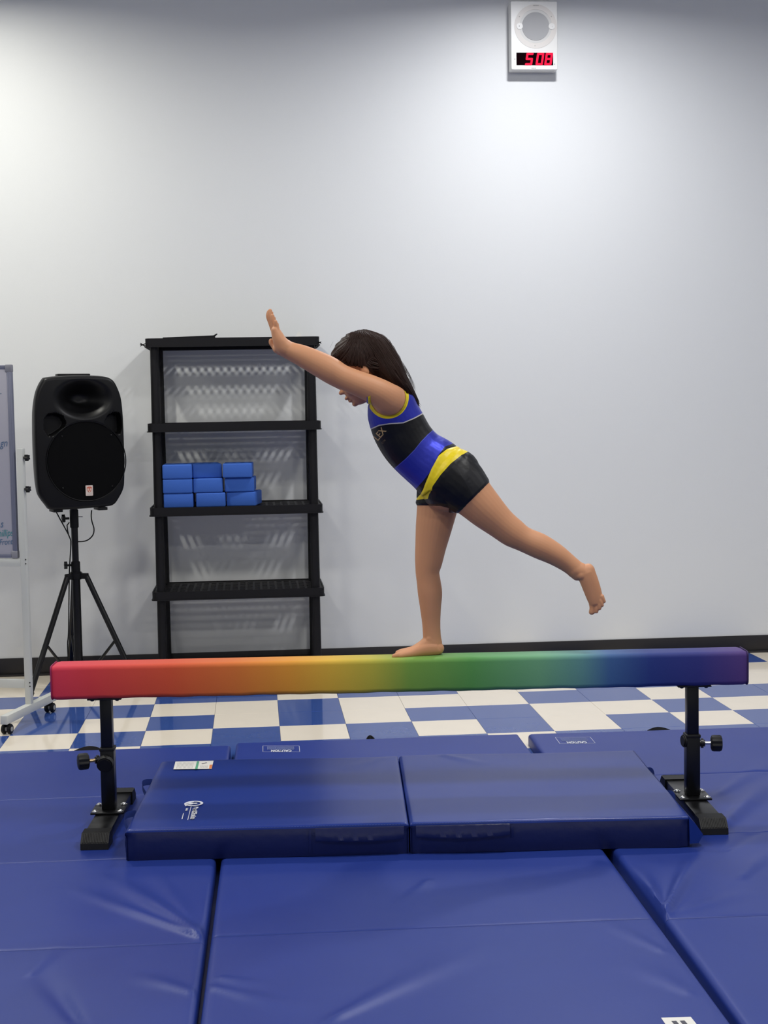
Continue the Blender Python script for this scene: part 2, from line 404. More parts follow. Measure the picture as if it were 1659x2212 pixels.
# stitched seams along the top front edges and handle flaps on the front face
def tbox(name, c, d, m, parent=tm, bev=.001, rot=None, label=None):
    o = MB().box(c, d, rot, bev).build(name, m, None, 40, label); o.parent = parent; return o
def sagstrap(name, x0, x1, zt, zb, sag, m, y=-.006):
    mb = MB(); n = 24; rows = []
    for i in range(n + 1):
        t = i / n; x = x0 + (x1 - x0) * t; s_ = math.sin(PI * t) ; j = .0015 * math.sin(37 * t) + .001 * math.sin(91 * t)
        prof = [(zt, -.001), (zt - .004, -.004), ((zt + zb) / 2, -.006 + j), (zb + .006 - sag * s_, -.010 - .006 * s_ + j), (zb - sag * s_, -.007 - .005 * s_), (zb + .002 - sag * s_, -.002)]
        rows.append([mb.bm.verts.new((x, y + yy, z)) for z, yy in prof])
    for i in range(n):
        for k in range(5): mb.bm.faces.new((rows[i][k], rows[i][k + 1], rows[i + 1][k + 1], rows[i + 1][k]))
    o = mb.build(name, m, None, 60); o.parent = tm
    return o
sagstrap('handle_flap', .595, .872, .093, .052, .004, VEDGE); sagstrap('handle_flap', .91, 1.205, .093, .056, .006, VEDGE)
def stitch(x0, x1, y0, y1, z, name='seam_stitching'):
    mb = MB(); n = int(math.hypot(x1 - x0, y1 - y0) / .009); ang = math.atan2(y1 - y0, x1 - x0)
    for i in range(n):
        t = (i + .5) / n; mb.box((x0 + (x1 - x0) * t, y0 + (y1 - y0) * t, z), (.0055, .0012, .0012), Matrix.Rotation(ang, 3, 'Z'))
    o = mb.build(name, WEB, None, False); o.parent = tm; o['kind'] = 'stuff'; return o
stitch(.02, .88, .0015, .0015, .0960); stitch(.90, 1.77, .0015, .0015, .0960)
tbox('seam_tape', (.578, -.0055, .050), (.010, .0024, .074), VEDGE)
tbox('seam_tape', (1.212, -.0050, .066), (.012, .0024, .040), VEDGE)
# velcro closing flap flared off the right end
mb = MB(); N_ = 26; rows = []
for i in range(N_ + 1):
    t = i / N_; y = TD * (1 - t) - .002; fl = .005 + .042 * t ** 2.2 + .004 * math.sin(t * 17); dn = .02 + .065 * t ** 1.5
    rows.append([mb.bm.verts.new((2 * TW - .006, y, .099)), mb.bm.verts.new((2 * TW + .35 * fl, y - .002, .099 - .28 * dn)), mb.bm.verts.new((2 * TW + fl, y - .004 + .02 * t * t, .099 - .75 * dn)), mb.bm.verts.new((2 * TW + fl * .55, y - .004, .099 - dn))])
for i in range(N_):
    for k in range(3): mb.bm.faces.new((rows[i][k], rows[i][k + 1], rows[i + 1][k + 1], rows[i + 1][k]))
c_ = mb.bm.verts.new((2 * TW - .004, -.004, .012)); mb.bm.faces.new([rows[-1][0], rows[-1][1], rows[-1][2], rows[-1][3], c_])
o = mb.build('closing_flap', VINYLD, None, 50); o.parent = tm
def loop(name, y, x=-.0, s_=-1, L=.13, out=.026):
    mb = MB(); pts = []
    for k in range(15):
        t = k / 14; pts.append(Vector((x + s_ * (.004 + out * math.sin(PI * t)), y - L / 2 + L * t, .055 + .018 * math.sin(PI * t) + .02 * t)))
    R_ = [[mb.bm.verts.new(p + Vector((0, 0, dz))) for dz in (-.011, .011)] for p in pts]
    for i in range(14): mb.bm.faces.new((R_[i][0], R_[i + 1][0], R_[i + 1][1], R_[i][1]))
    bmesh.ops.solidify(mb.bm, geom=mb.bm.faces[:], thickness=.002)
    o = mb.build(name, WEB, None, 60); o.parent = tm; return o
loop('handle_loop', .62); loop('handle_loop', .20, L=.15)
loop('handle_loop', .62, 2 * TW, 1, out=.009); loop('handle_loop', .30, 2 * TW, 1, out=.012)
# printed label and logo on the left panel
zt = MT + .1015
lab = decal(tm, 'printed_label', ((379, 1645.5), (461.5, 1643.5), (457, 1661), (374.5, 1662)), zt, LABELW, .0008); lab['label'] = 'white printed label with a green band and an orange corner'
def sub(parent, o):
    bpy.context.view_layer.update(); mw = o.matrix_world.copy(); o.parent = parent; o.matrix_parent_inverse = parent.matrix_world.inverted(); o.matrix_basis = mw; return o
zz = zt + .0009
sub(lab, decal(tm, 'green_band', ((425.5, 1644.5), (430.5, 1644.3), (426.5, 1661.5), (421, 1661.7)), zz, GREEN, .0003))
sub(lab, decal(tm, 'orange_mark', ((453, 1652), (459, 1651.6), (457, 1660), (451.5, 1660.3)), zz, ORANGE, .0003))
sub(lab, decal(tm, 'drawing', ((435, 1649.5), (446, 1647), (447.5, 1648), (437, 1650.5)), zz, DARK, .0003))
mb = MB()
for i in range(13):
    t = (i + .5) / 13; a = Vector((383 + 36 * t, 1647)); b = Vector((379.5 + 36 * t, 1660))
    P = [at_z(*q, zz) for q in ((a.x, a.y), (a.x + .8, a.y), (b.x + .8, b.y), (b.x, b.y))]; mb.bm.faces.new([mb.bm.verts.new(p) for p in P])
for i in range(10):
    t = (i + .5) / 10; P = [at_z(*q, zz) for q in ((432 + 18 * t, 1653.5), (432.7 + 18 * t, 1653.5), (431.3 + 18 * t, 1659), (430.6 + 18 * t, 1659))]; mb.bm.faces.new([mb.bm.verts.new(p) for p in P])
o = mb.build('fine_print', PRINTD, None, False); sub(lab, o)
# logo: round emblem with the brand words running towards the viewer
lc = at_z(418.5, 1735.5, zt); ex = (at_z(439, 1735, zt) - lc); R_ = ex.length; X = ex.normalized(); Y = (at_z(421, 1729.5, zt) - lc); RY = (at_z(418.5, 1729, zt) - at_z(418.5, 1742, zt)).length / 2; Y = (at_z(421.5, 1728, zt) - at_z(415.5, 1743, zt)).normalized()
mb = MB(); n = 48
def ring(mb, c, r0, r1, a0=0, a1=360, n=40, ry=None, z=0):
    pts = []
    ry = ry or r1
    A = [math.radians(a0 + (a1 - a0) * k / n) for k in range(n + 1)]
    for k in range(n):
        q = [(r1 * math.cos(A[k]), r1 * math.sin(A[k])), (r1 * math.cos(A[k + 1]), r1 * math.sin(A[k + 1])), (r0 * math.cos(A[k + 1]), r0 * math.sin(A[k + 1])), (r0 * math.cos(A[k]), r0 * math.sin(A[k]))]
        mb.bm.faces.new([mb.bm.verts.new(c + X * u + Y * v + Vector((0, 0, z))) for u, v in q])
ring(mb, lc, R_ * .72, R_); ring(mb, lc - X * R_ * .35, 0.0001, R_ * .36); ring(mb, lc + X * R_ * .18 + Y * R_ * .05, R_ * .0 + .0001, R_ * .22); ring(mb, lc, R_ * .55, R_ * .75, 95, 215)
mb.prism([(-R_ * .95, -R_ * .45), (-R_ * .60, -R_ * .62), (-R_ * .72, -R_ * 1.05)], lc, X, Y, .0003)
emb = mb.build('emblem', PRINTW, tm, False, label='white round emblem with lettering beside it')
# wording of the logo (runs sideways, too small to be read exactly in the photo)
p0 = at_z(420, 1742, zt); Yd = (at_z(413, 1771, zt) - p0); Lt = Yd.length; DX = Yd.normalized(); DY = Vector((-DX.y, DX.x, 0)); DY = DY if DY.dot(X) > 0 else -DY
for txt, off, fr0, ln, sz in (('Best Choice', .006, 0, 1.0, .030), ):
    pass
o = text_on('lettering', 'BestChoice', .020, p0 + DX * Lt * .5 + DY * .004, DX, DY, .0006, PRINTW, None, bold=.0022, sx=Lt / (.020 * 5.2)); sub(emb, o)
mb = MB(); mb.prism([(0, 0), (Lt, 0), (Lt, .0022), (0, .0022)], p0 - DY * .012, DX, DY, .0004); o = mb.build('rule_line', PRINTW, None, False); sub(emb, o)
o = text_on('lettering', 'Products', .009, p0 + DX * Lt * .22 - DY * .023, DX, DY, .0006, PRINTW, None, bold=.0008); sub(emb, o)
mb = MB(); q0 = at_z(395.5, 1757, zt); mb.prism([(0, 0), (Lt * .42, 0), (Lt * .42, .0028), (0, .0028)], q0, DX, DY, .0004); o = mb.build('rule_line', PRINTW, None, False); sub(emb, o)

# ------------------------------------------------------------------ balance beam
BL = 2.355; BT = .604; BH = .116; BW = .112
beam = thing('balance_beam', (.611, -1.366, MT), 'rainbow-coloured low balance beam on two black steel legs', 'balance beam', None, BANG)
bpy.context.view_layer.update()
def bpart(mb, name, m, smooth=35, label=None, parent=None):
    o = mb.build(name, m, None, smooth, label); o.parent = parent or beam; return o
XL = -.172; XR = XL + BL                        # local x of the beam's ends (origin at the left post)
LOC = lambda z: z - MT
bm_ = bpy.data.materials.new('rainbow_suede'); bm_.use_nodes = True; nt = bm_.node_tree; b = nt.nodes['Principled BSDF']
b.inputs['Roughness'].default_value = .62; b.inputs['Specular IOR Level'].default_value = .35
b.inputs['Sheen Weight'].default_value = .10; b.inputs['Sheen Roughness'].default_value = .4
tc = nt.nodes.new('ShaderNodeTexCoord'); sp = nt.nodes.new('ShaderNodeSeparateXYZ'); mr = nt.nodes.new('ShaderNodeMapRange'); cr = nt.nodes.new('ShaderNodeValToRGB')
nt.links.new(tc.outputs['Object'], sp.inputs[0]); nt.links.new(sp.outputs[0], mr.inputs[0])
mr.inputs[1].default_value = XL; mr.inputs[2].default_value = XR; nt.links.new(mr.outputs[0], cr.inputs[0]); nt.links.new(cr.outputs[0], b.inputs['Base Color'])
nz = nt.nodes.new('ShaderNodeTexNoise'); nz.inputs['Scale'].default_value = 350; nt.links.new(tc.outputs['Object'], nz.inputs['Vector'])
bp = nt.nodes.new('ShaderNodeBump'); bp.inputs['Strength'].default_value = .15; bp.inputs['Distance'].default_value = .001; nt.links.new(nz.outputs[0], bp.inputs['Height']); nt.links.new(bp.outputs[0], b.inputs['Normal'])
stops = [(0, (.66, .035, .075)), (.06, (.66, .045, .05)), (.17, (.66, .085, .03)), (.26, (.68, .17, .03)), (.34, (.72, .30, .03)), (.40, (.68, .42, .04)), (.455, (.48, .42, .045)), (.51, (.18, .34, .05)), (.60, (.09, .30, .07)),
         (.70, (.14, .36, .19)), (.76, (.10, .26, .26)), (.80, (.040, .11, .28)), (.86, (.014, .034, .20)), (.93, (.024, .028, .19)), (1, (.085, .04, .19))]
while len(cr.color_ramp.elements) < len(stops): cr.color_ramp.elements.new(.5)
for e, (p, c) in zip(cr.color_ramp.elements, stops): e.position = p; e.color = (*c, 1)
# padded body: swept rounded rectangle with slight puckers
prof = rrect(BW, BH, .016, 6); mb = MB(); rows = []; N_ = 150
for i in range(N_ + 1):
    t = i / N_; x = XL + BL * t; e = min(t, 1 - t) * BL; k = 1 - .06 * max(0, 1 - e / .012) ** 2
    rr = []
    for u, v in prof:
        dz = .0012 * math.sin(x * 23 + u * 40) * math.sin(x * 9.1) + .0006 * math.sin(x * 61 + v * 90)
        rr.append(mb.bm.verts.new((x, u * k * (1 + dz * 6), LOC(BT) - BH / 2 + v * k + (dz if v < .04 else 0))))
    rows.append(rr)
for i in range(N_):
    for k in range(len(prof)): mb.bm.faces.new((rows[i][k], rows[i][(k + 1) % len(prof)], rows[i + 1][(k + 1) % len(prof)], rows[i + 1][k]))
mb.bm.faces.new(rows[0]); mb.bm.faces.new(rows[-1])
body = bpart(mb, 'padded_beam', bm_, 50)
for x, s_, c in ((XL, -1, (.50, .02, .14)), (XR, 1, (.05, .02, .13))):      # sewn end covers with piping
    mb = MB(); pr = rrect(BW * .97, BH * .97, .015, 6)
    mb.prism(pr, (x - (.0 if s_ > 0 else .004), 0, LOC(BT) - BH / 2), (0, 1, 0), (0, 0, 1), .004)
    ec = bpart(mb, 'end_cover', mat('end_suede_%d' % s_, c, .7), 40, 'magenta end cover' if s_ < 0 else 'dark purple end cover')
    mb = MB(); mb.tube([(x + .0008 * s_, u, LOC(BT) - BH / 2 + v) for u, v in rrect(BW * .99, BH * .99, .016, 6)], .0022, 6, True)
    o = mb.build('piping', mat('end_piping_%d' % s_, [k * .6 for k in c], .7), None, 60); o.parent = ec
def beam_leg(xc, side):
    """steel leg: side -1 knob to the left, +1 knob to the right"""
    mb = MB()
    mb.box((xc, 0, LOC(BT) - BH - .003), (.115, .09, .005), bev=.0015)
    pl = bpart(mb, 'mounting_plate', BLACKM)
    for dx in (-.042, .042):
        for dy in (-.03, .03):
            m2_ = MB(); m2_.sph((xc + dx, dy, LOC(BT) - BH - .006), .008, 12, (1, 1, .7)); o = bpart(m2_, 'bolt', BLACKM, 60, parent=pl)
    zj = .262                                                    # height of the joint (world z .312)
    mb = MB(); mb.box((xc, 0, (LOC(BT) - BH + zj) / 2 - .01), (.040, .040, LOC(BT) - BH - zj + .012), bev=.004); bpart(mb, 'inner_post', BLACKM)
    mb = MB(); mb.box((xc, 0, (zj + .052) / 2), (.047, .047, zj - .048), bev=.004); bpart(mb, 'outer_post', BLACKM)
    mb = MB(); mb.box((xc, 0, zj - .004), (.051, .051, .012), bev=.003); bpart(mb, 'collar', RUBBER)
    kz = zj - .040 if side < 0 else zj - .032
    kb = MB(); d = Vector((side * .94, -.34 if side < 0 else -.12, 0)).normalized()
    a = Vector((xc, -.004 if side < 0 else 0, kz)) + d * .020
    mb = MB(); mb.cyl(a, a + d * .024, .012, n=18); 
    mb.cyl(a + d * .010, a + d * .018, .017, n=18); bpart(mb, 'knob_socket', BLACKM)
    mb = MB(); mb.cyl(a + d * .02, a + d * .048, .0055, n=14)
    for k in range(6): mb.cyl(a + d * (.024 + k * .0035), a + d * (.0255 + k * .0035), .0066, n=14)
    bpart(mb, 'threaded_pin', BRASS if side < 0 else CHROME, 40)
    mb = MB(); c0 = a + d * .044; s2 = d.orthogonal().normalized(); s3 = d.cross(s2)   # lobed knob
    ring_ = []
    for zz_, rr in ((0, .019), (.003, .025), (.010, .0265), (.030, .0265), (.036, .024), (.038, .018)):
        ring_.append([mb.bm.verts.new(c0 + d * zz_ + (s2 * math.cos(q * 2 * PI / 60) + s3 * math.sin(q * 2 * PI / 60)) * rr * (1 + .06 * math.cos(q * 2 * PI / 60 * 10))) for q in range(60)])
    for i in range(len(ring_) - 1):
        for q in range(60): mb.bm.faces.new((ring_[i][q], ring_[i][(q + 1) % 60], ring_[i + 1][(q + 1) % 60], ring_[i + 1][q]))
    mb.bm.faces.new(ring_[0]); mb.bm.faces.new(ring_[-1]); bpart(mb, 'knob', RUBBER, 30)
    mb = MB()                                                     # round clamp disc on the post
    if side < 0: mb.cyl((xc - .004, -.024, kz - .004), (xc - .004, -.052, kz - .012), .027, n=28, bev=.004)
    else: mb.cyl((xc - .024, -.008, kz + .010), (xc - .036, -.010, kz + .010), .022, n=28, bev=.004)
    bpart(mb, 'clamp_disc', RUBBER)
    # base
    mb = MB(); fw = .082; L = .62
    mb.box((xc, 0, .024), (fw, L - .12, .036), bev=.003); bar = bpart(mb, 'base_bar', BLACKM)
    mb = MB(); mb.box((xc, 0, .0465), (.112, .115, .007), bev=.0015); bp_ = bpart(mb, 'base_plate', BLACKM)
    for dx in (-.042, .042):
        for dy in (-.044, .044):
            mb = MB(); mb.sph((xc + dx, dy, .052), .0085, 14, (1, 1, .75)); mb.cyl((xc + dx, dy, .050), (xc + dx, dy, .0525), .0115, n=16)
            bpart(mb, 'bolt', CHROME, 50, 'chrome bolt', parent=bp_)
    for s_ in (-1, 1):                                            # rubber end caps, ribbed slope
        mb = MB(); y0_ = s_ * (L / 2 - .085); y1_ = s_ * (L / 2 - .028); y2_ = s_ * (L / 2)
        pr = [(y0_, 0), (y0_, .046), (y1_, .046), (y2_, .020), (y2_ + s_ * .002, 0)]
        mb.prism(pr, (xc - fw / 2 - .004, 0, 0), (0, 1, 0), (0, 0, 1), fw + .008)
        cap = bpart(mb, 'end_cap', RUBBER, False)
        mb = MB(); n = 16; sl = math.atan2(-.026, (y2_ - y1_) * s_)
        for k in range(n):
            x = xc - fw / 2 + fw * (k + .5) / n
            mb.box((x, (y1_ + y2_) / 2, .0345), (.0028, math.hypot(.026, y2_ - y1_) * .94, .003), Matrix.Rotation(sl * s_, 3, 'X'))
        bpart(mb, 'grip_ribs', RUBBER, False, parent=cap)
beam_leg(0, -1); beam_leg(2.005, 1)

# ------------------------------------------------------------------ plastic shelving rack
RX0, RX1, RY0, RY1 = .578, 1.487, 1.385, 1.838
rc = ((RX0 + RX1) / 2, (RY0 + RY1) / 2)
rack = thing('shelving_rack', (rc[0], rc[1], 0), 'black plastic five-shelf rack with perforated shelves against the wall', 'shelf')
RWd = RX1 - RX0; RD = RY1 - RY0
def shelf_mesh():
    mb = MB(); H_ = .050
    for (w1, d1, z0, z1) in ((0, 0, -.004, -H_ + .005), (.008, .008, -H_ + .005, -H_)):   # lip and flared foot of the tray
        for (k, inn) in ((0, .006),):
            out = rrect(RWd + w1, RD + d1, .03); inn_ = rrect(RWd + w1 - .012, RD + d1 - .012, .025); n = len(out)
            A = [mb.bm.verts.new((x, y, z0)) for x, y in out]; B = [mb.bm.verts.new((x, y, z1)) for x, y in out]
            C = [mb.bm.verts.new((x, y, z0)) for x, y in inn_]; D = [mb.bm.verts.new((x, y, z1)) for x, y in inn_]
            for i in range(n):
                j = (i + 1) % n
                mb.bm.faces.new((A[i], A[j], B[j], B[i])); mb.bm.faces.new((C[j], C[i], D[i], D[j])); mb.bm.faces.new((A[j], A[i], C[i], C[j])); mb.bm.faces.new((B[i], B[j], D[j], D[i]))
    zt_ = -.013; th = .012
    nx, ny = 20, 7; gx0, gx1, gy0, gy1 = -RWd / 2 + .055, RWd / 2 - .055, -RD / 2 + .045, RD / 2 - .045
    # solid border plates
    mb.box((-RWd / 2 + .0305, 0, zt_), (.052, RD - .012, th * .6)); mb.box((RWd / 2 - .0305, 0, zt_), (.052, RD - .012, th * .6))
    mb.box((0, -RD / 2 + .0255, zt_), (RWd - .1, .040, th * .6)); mb.box((0, RD / 2 - .0255, zt_), (RWd - .1, .040, th * .6))
    px_ = (gx1 - gx0) / nx; py_ = (gy1 - gy0) / ny
    for i in range(nx + 1): mb.box((gx0 + px_ * i, 0, zt_ - .003), (.012, gy1 - gy0 + .01, th))
    for j in range(ny + 1): mb.box((0, gy0 + py_ * j, zt_ - .002), (gx1 - gx0, .024 if j % 2 else .028, th * .8))
    return mb
so = shelf_mesh().build('shelf', RACKP, None, False); SHM = so.data; so.parent = rack; so.location = (0, 0, 1.836)
for k, z in enumerate((1.393, .951, .506, .075)):
    o = bpy.data.objects.new('shelf', SHM); COL.objects.link(o); o.parent = rack; o.location = (0, 0, z)
for sx in (-1, 1):
    for sy in (-1, 1):
        for k, (za, zb_) in enumerate(((0, .030), (.070, .459), (.501, .904), (.946, 1.346), (1.388, 1.789))):
            mb = MB(); x = sx * (RWd / 2 - .045); y = sy * (RD / 2 - .042)
            mb.cyl((x, y, za), (x, y, zb_), .0245, .0225, n=20)
            for a in range(4):
                an = a * PI / 2 + PI / 4; mb.box((x + .0215 * math.cos(an), y + .0215 * math.sin(an), (za + zb_) / 2), (.005, .005, zb_ - za))
            o = mb.build('post', RACKP, None, 40); o.parent = rack
# things on the rack
mb = MB(); a = at_y(352, 737, 1.40); b = at_y(470, 727, 1.40); Ls = b.x - a.x
mb.prism([(0, 0), (Ls * .96, 0), (Ls * .95, .006), (Ls, .020), (Ls - .006, .021), (Ls * .93, .012), (0, .004)], (a.x, 1.43, 1.8322), (1, 0, 0), (0, 0, 1), .04)
o = mb.build('plastic_strip', BLACKP); tag(o, 'thin black plastic strip lying tilted on top of the rack', 'strip')
mb = MB(); c = at_y(645, 722, 1.62)
mb.prism([(-.020, 0), (.020, 0), (.004, .042), (-.004, .042)], (c.x, 1.60, 1.8295), (1, 0, 0), (0, 0, 1), .004)
mb.box((c.x, 1.60, 1.8305), (.045, .05, .003))
o = mb.build('paper_marker', WPLAST, None, False); tag(o, 'small pale triangular marker standing on top of the rack', 'marker')
rk = [(308, 742, -20), (312, 748, 25)]
mb = MB(); c = at_y(311, 745, 1.40)
for an in (-25, 15, 40): mb.box((c.x - .006, 1.40, c.z), (.030, .01, .004), Matrix.Rotation(math.radians(an), 3, 'Y'))
o = mb.build('split_tape', BLACKP, rack, False, 'torn black end sticking out')
mb = MB()
for an in (-30, 30): mb.box((RX1 + .002, 1.40, 1.800), (.018, .01, .004), Matrix.Rotation(math.radians(an), 3, 'Y'))
o = mb.build('split_tape', BLACKP, rack, False, 'torn black end sticking out')
# yoga blocks
def yoga(px0, px1, pyb, pyt, yf, rz, label):
    a = at_y(px0, pyb, yf); b = at_y(px1, pyb, yf); W_ = .157; H_ = .0755
    return a, b
YB = None; levels = [.9435, .9435 + .0765, .9435 + .153]
spec = [(0, 352, 417, 0, 1.415, 'lowest blue foam block of the left stack'), (0, 422, 487, 0, 1.425, 'lowest blue foam block of the middle stack'), (0, 487, 552, -9, 1.440, 'lowest blue foam block of the right stack, turned askew'),
        (1, 351, 416, 0, 1.412, 'middle blue foam block of the left stack'), (1, 417, 481, 0, 1.425, 'middle blue foam block of the middle stack'), (1, 485, 549, -3, 1.435, 'middle blue foam block of the right stack'),
        (2, 351, 416, 0, 1.410, 'top blue foam block of the left stack'), (2, 417, 480, 6, 1.450, 'top blue foam block of the middle stack, turned askew'), (2, 481, 546, -2, 1.415, 'top blue foam block of the right stack')]
for i, (lv, p0_, p1_, rot, yf, lb_) in enumerate(spec):
    x = (at_y(p0_, 1050, yf).x + at_y(p1_, 1050, yf).x) / 2
    if YB is None:
        YB = MB().box((0, .115, .0378), (.155, .230, .0752), bev=.007, seg=3).build('yoga_block', YOGA)
        o = YB
    else: o = bpy.data.objects.new('yoga_block', YB.data); COL.objects.link(o)
    o.location = (x, yf, levels[lv] - .0005); o.rotation_euler = (0, 0, math.radians(rot)); tag(o, lb_, 'foam block', 'blue foam blocks stacked on the rack')

# ------------------------------------------------------------------ loudspeaker on a tripod
SPX, SPY = .190, 1.36
SZ0, SZ1 = .955, 1.640
yawS = math.radians(21)
st = thing('speaker_stand', (SPX, SPY, 0), 'black steel tripod stand holding the loudspeaker', 'speaker stand')
bpy.context.view_layer.update()
def sp_part(mb, name, m, smooth=35, parent=st, label=None):
    o = mb.build(name, m, None, smooth, label); o.parent = parent; return o
sp_part(MB().cyl((0, 0, .58), (0, 0, .99), .0175, n=24), 'upper_pole', BLACKM)
sp_part(MB().cyl((0, 0, .05), (0, 0, .64), .0215, n=24), 'lower_pole', BLACKM)
sp_part(MB().cyl((0, 0, .855), (0, 0, .952), .0225, n=24, bev=.003), 'pole_sleeve', BLACKP); sp_part(MB().cyl((0, 0, .60), (0, 0, .68), .0235, n=24, bev=.003), 'pole_sleeve', BLACKP)
hub = MB().cyl((0, 0, .585), (0, 0, .625), .034, n=24, bev=.005)
legs = [(226, .325), (-14, .325), (106, .325)]
for an, rr in legs:
    a = math.radians(an); hub.box((math.cos(a) * .042, math.sin(a) * .042, .603), (.05, .026, .03), Matrix.Rotation(a, 3, 'Z'), bev=.005)
sp_part(hub, 'hub', BLACKP)
lowh = MB().cyl((0, 0, .055), (0, 0, .09), .031, n=24, bev=.004)
for an, rr in legs:
    a = math.radians(an); lowh.box((math.cos(a) * .036, math.sin(a) * .036, .072), (.04, .02, .022), Matrix.Rotation(a, 3, 'Z'), bev=.003)
sp_part(lowh, 'brace_hub', BLACKP)
for an, rr in legs:
    a = math.radians(an); p = Vector((math.cos(a) * .058, math.sin(a) * .058, .600)); q = Vector((math.cos(a) * rr, math.sin(a) * rr, .012))
    lg = sp_part(MB().cyl(p, q, .0145, n=16), 'leg', BLACKM)
    sp_part(MB().cyl(q + (p - q).normalized() * .035, q - (p - q).normalized() * .004, .0185, n=16, bev=.003), 'rubber_foot', RUBBER, parent=lg)
    mid = p.lerp(q, .56); sp_part(MB().cyl(mid, (math.cos(a) * .045, math.sin(a) * .045, .072), .0075, n=10), 'brace', BLACKM)
def star_knob(c, d, r=.02):
    d = Vector(d).normalized(); s2 = d.orthogonal().normalized(); s3 = d.cross(s2); mb = MB(); R0 = []
    for z in (0, .016):
        R0.append([mb.bm.verts.new(Vector(c) + d * z + (s2 * math.cos(q * 2 * PI / 40) + s3 * math.sin(q * 2 * PI / 40)) * r * (1 + .22 * math.cos(q * 2 * PI / 40 * 5))) for q in range(40)])
    for q in range(40): mb.bm.faces.new((R0[0][q], R0[0][(q + 1) % 40], R0[1][(q + 1) % 40], R0[1][q]))
    mb.bm.faces.new(R0[0]); mb.bm.faces.new(R0[1]); mb.cyl(Vector(c) - d * .022, Vector(c), .006, n=10); return mb
sp_part(star_knob((-.046, -.008, .905), (-1, -.3, 0), .018), 'clamp_knob', RUBBER)
sp_part(star_knob((-.042, -.006, .660), (-1, -.2, 0), .017), 'clamp_knob', RUBBER)
sp_part(MB().tube([(-.024, -.01, .885), (-.036, -.012, .870), (-.034, -.012, .84), (-.030, -.012, .825)], .0035, 6), 'safety_pin', BLACKM)
sp_part(MB().cyl((.018, 0, .912), (.045, -.006, .912), .0025, n=8), 'lock_pin', CHROME)

spk = thing('loudspeaker', (.201, SPY, SZ0), 'black moulded loudspeaker with round grille standing on the tripod', 'speaker', None, yawS)
# front outline in px (traced from its silhouette), converted to metres about the cabinet's centre
OUT = [(480, 292), (560, 280), (700, 272), (860, 270), (1020, 276), (1110, 290), (1165, 325), (1205, 400), (1235, 500), (1248, 650), (1252, 850), (1252, 1100), (1246, 1300), (1232, 1400), (1185, 1490), (1130, 1556), (1040, 1572), (860, 1580), (640, 1584), (505, 1578), (460, 1530), (405, 1450), (382, 1380), (372, 1200), (368, 950), (372, 700), (380, 560), (402, 440), (440, 350)]
CX, CY = 812, 930; KX = .462 / (1252 - 368); KZ = .682 / (1584 - 270)
OUT = catmull(OUT + OUT[:1], 10)[:-1]; ang = np.array([math.atan2(-(y - CY) * KZ, (x - CX) * KX) for x, y in OUT]); rad = np.array([math.hypot((y - CY) * KZ, (x - CX) * KX) for x, y in OUT])
o_ = np.argsort(ang); ang = ang[o_]; rad = rad[o_]
def Rout(a): return np.interp(a, np.concatenate([ang - 2 * PI, ang, ang + 2 * PI]), np.tile(rad, 3))
def smooth01(x): x = np.clip(x, 0, 1); return x * x * (3 - 2 * x)
HC = (330 + (690 - 330) / 2, 500)
PORT_L = [(500, 650), (570, 640), (640, 668), (668, 735), (640, 790), (540, 852), (500, 852), (462, 790), (466, 700)]
PORT_R = [(1225, 700), (1230, 790), (1205, 845), (1170, 845), (1085, 785), (1058, 735), (1090, 670), (1150, 642), (1205, 652)]
def front_depth(u, v):
    """recess depth (positive into the cabinet) of the moulded front at local u,v"""
    X_ = u / KX + CX; Y_ = CY - v / KZ
    e = np.sqrt(((X_ - 850) / 300) ** 2 + ((Y_ - 500) / 205) ** 2)
    horn = .105 * (1 - smooth01((e - .12) / .9)) * (e < 1.02)
    g = np.sqrt(((X_ - 862) / 392) ** 2 + ((Y_ - 1112) / 392) ** 2)
    gr = .007 * (1 - smooth01((g - .985) / .03))
    port = np.zeros_like(X_)
    for pg in (PORT_L, PORT_R):
        sd = np.full(X_.shape, -1e9); pn = len(pg)
        for i in range(pn):
            x0_, y0_ = pg[i]; x1_, y1_ = pg[(i + 1) % pn]; l = math.hypot(x1_ - x0_, y1_ - y0_)
            sd = np.maximum(sd, ((X_ - x0_) * (y1_ - y0_) - (Y_ - y0_) * (x1_ - x0_)) / l)
        port = np.maximum(port, .06 * (1 - smooth01((sd + 9) / 18)))
    return np.maximum(np.maximum(horn, port), gr)
NA, NR = 220, 110; mb = MB(); Zc = (SZ1 - SZ0) / 2 + .002
ts = np.concatenate([np.linspace(0.004, .955, NR), [.965, .975, .985, .995, 1.0]])
A = np.linspace(-PI, PI, NA, endpoint=False); DEP = .30; rings_ = []
for t in ts:
    R1 = Rout(A) * t; u = R1 * np.cos(A); v = R1 * np.sin(A); e = np.clip((t - .95) / .05, 0, 1); rnd = .022 * (1 - math.sqrt(max(0, 1 - e * e)))
    bow = .010 * (t ** 2)
    y = -DEP / 2 + front_depth(u, v) * (1 - smooth01((t - .90) / .06)) + rnd + bow
    rings_.append([mb.bm.verts.new((u[i], y[i], Zc + v[i])) for i in range(NA)])
for (k, yy) in ((1.004, -DEP / 2 + .05), (1.0, -DEP / 2 + .062), (.985, -DEP / 2 + .066), (.99, -DEP / 2 + .075), (.90, .03), (.72, DEP / 2 - .02), (.68, DEP / 2)):
    R1 = Rout(A) * k; rings_.append([mb.bm.verts.new((R1[i] * math.cos(A[i]), yy, Zc + max(R1[i] * math.sin(A[i]), -.335) if k > .95 else Zc + R1[i] * math.sin(A[i]))) for i in range(NA)])
for i in range(len(rings_) - 1):
    for k in range(NA): mb.bm.faces.new((rings_[i][k], rings_[i][(k + 1) % NA], rings_[i + 1][(k + 1) % NA], rings_[i + 1][k]))
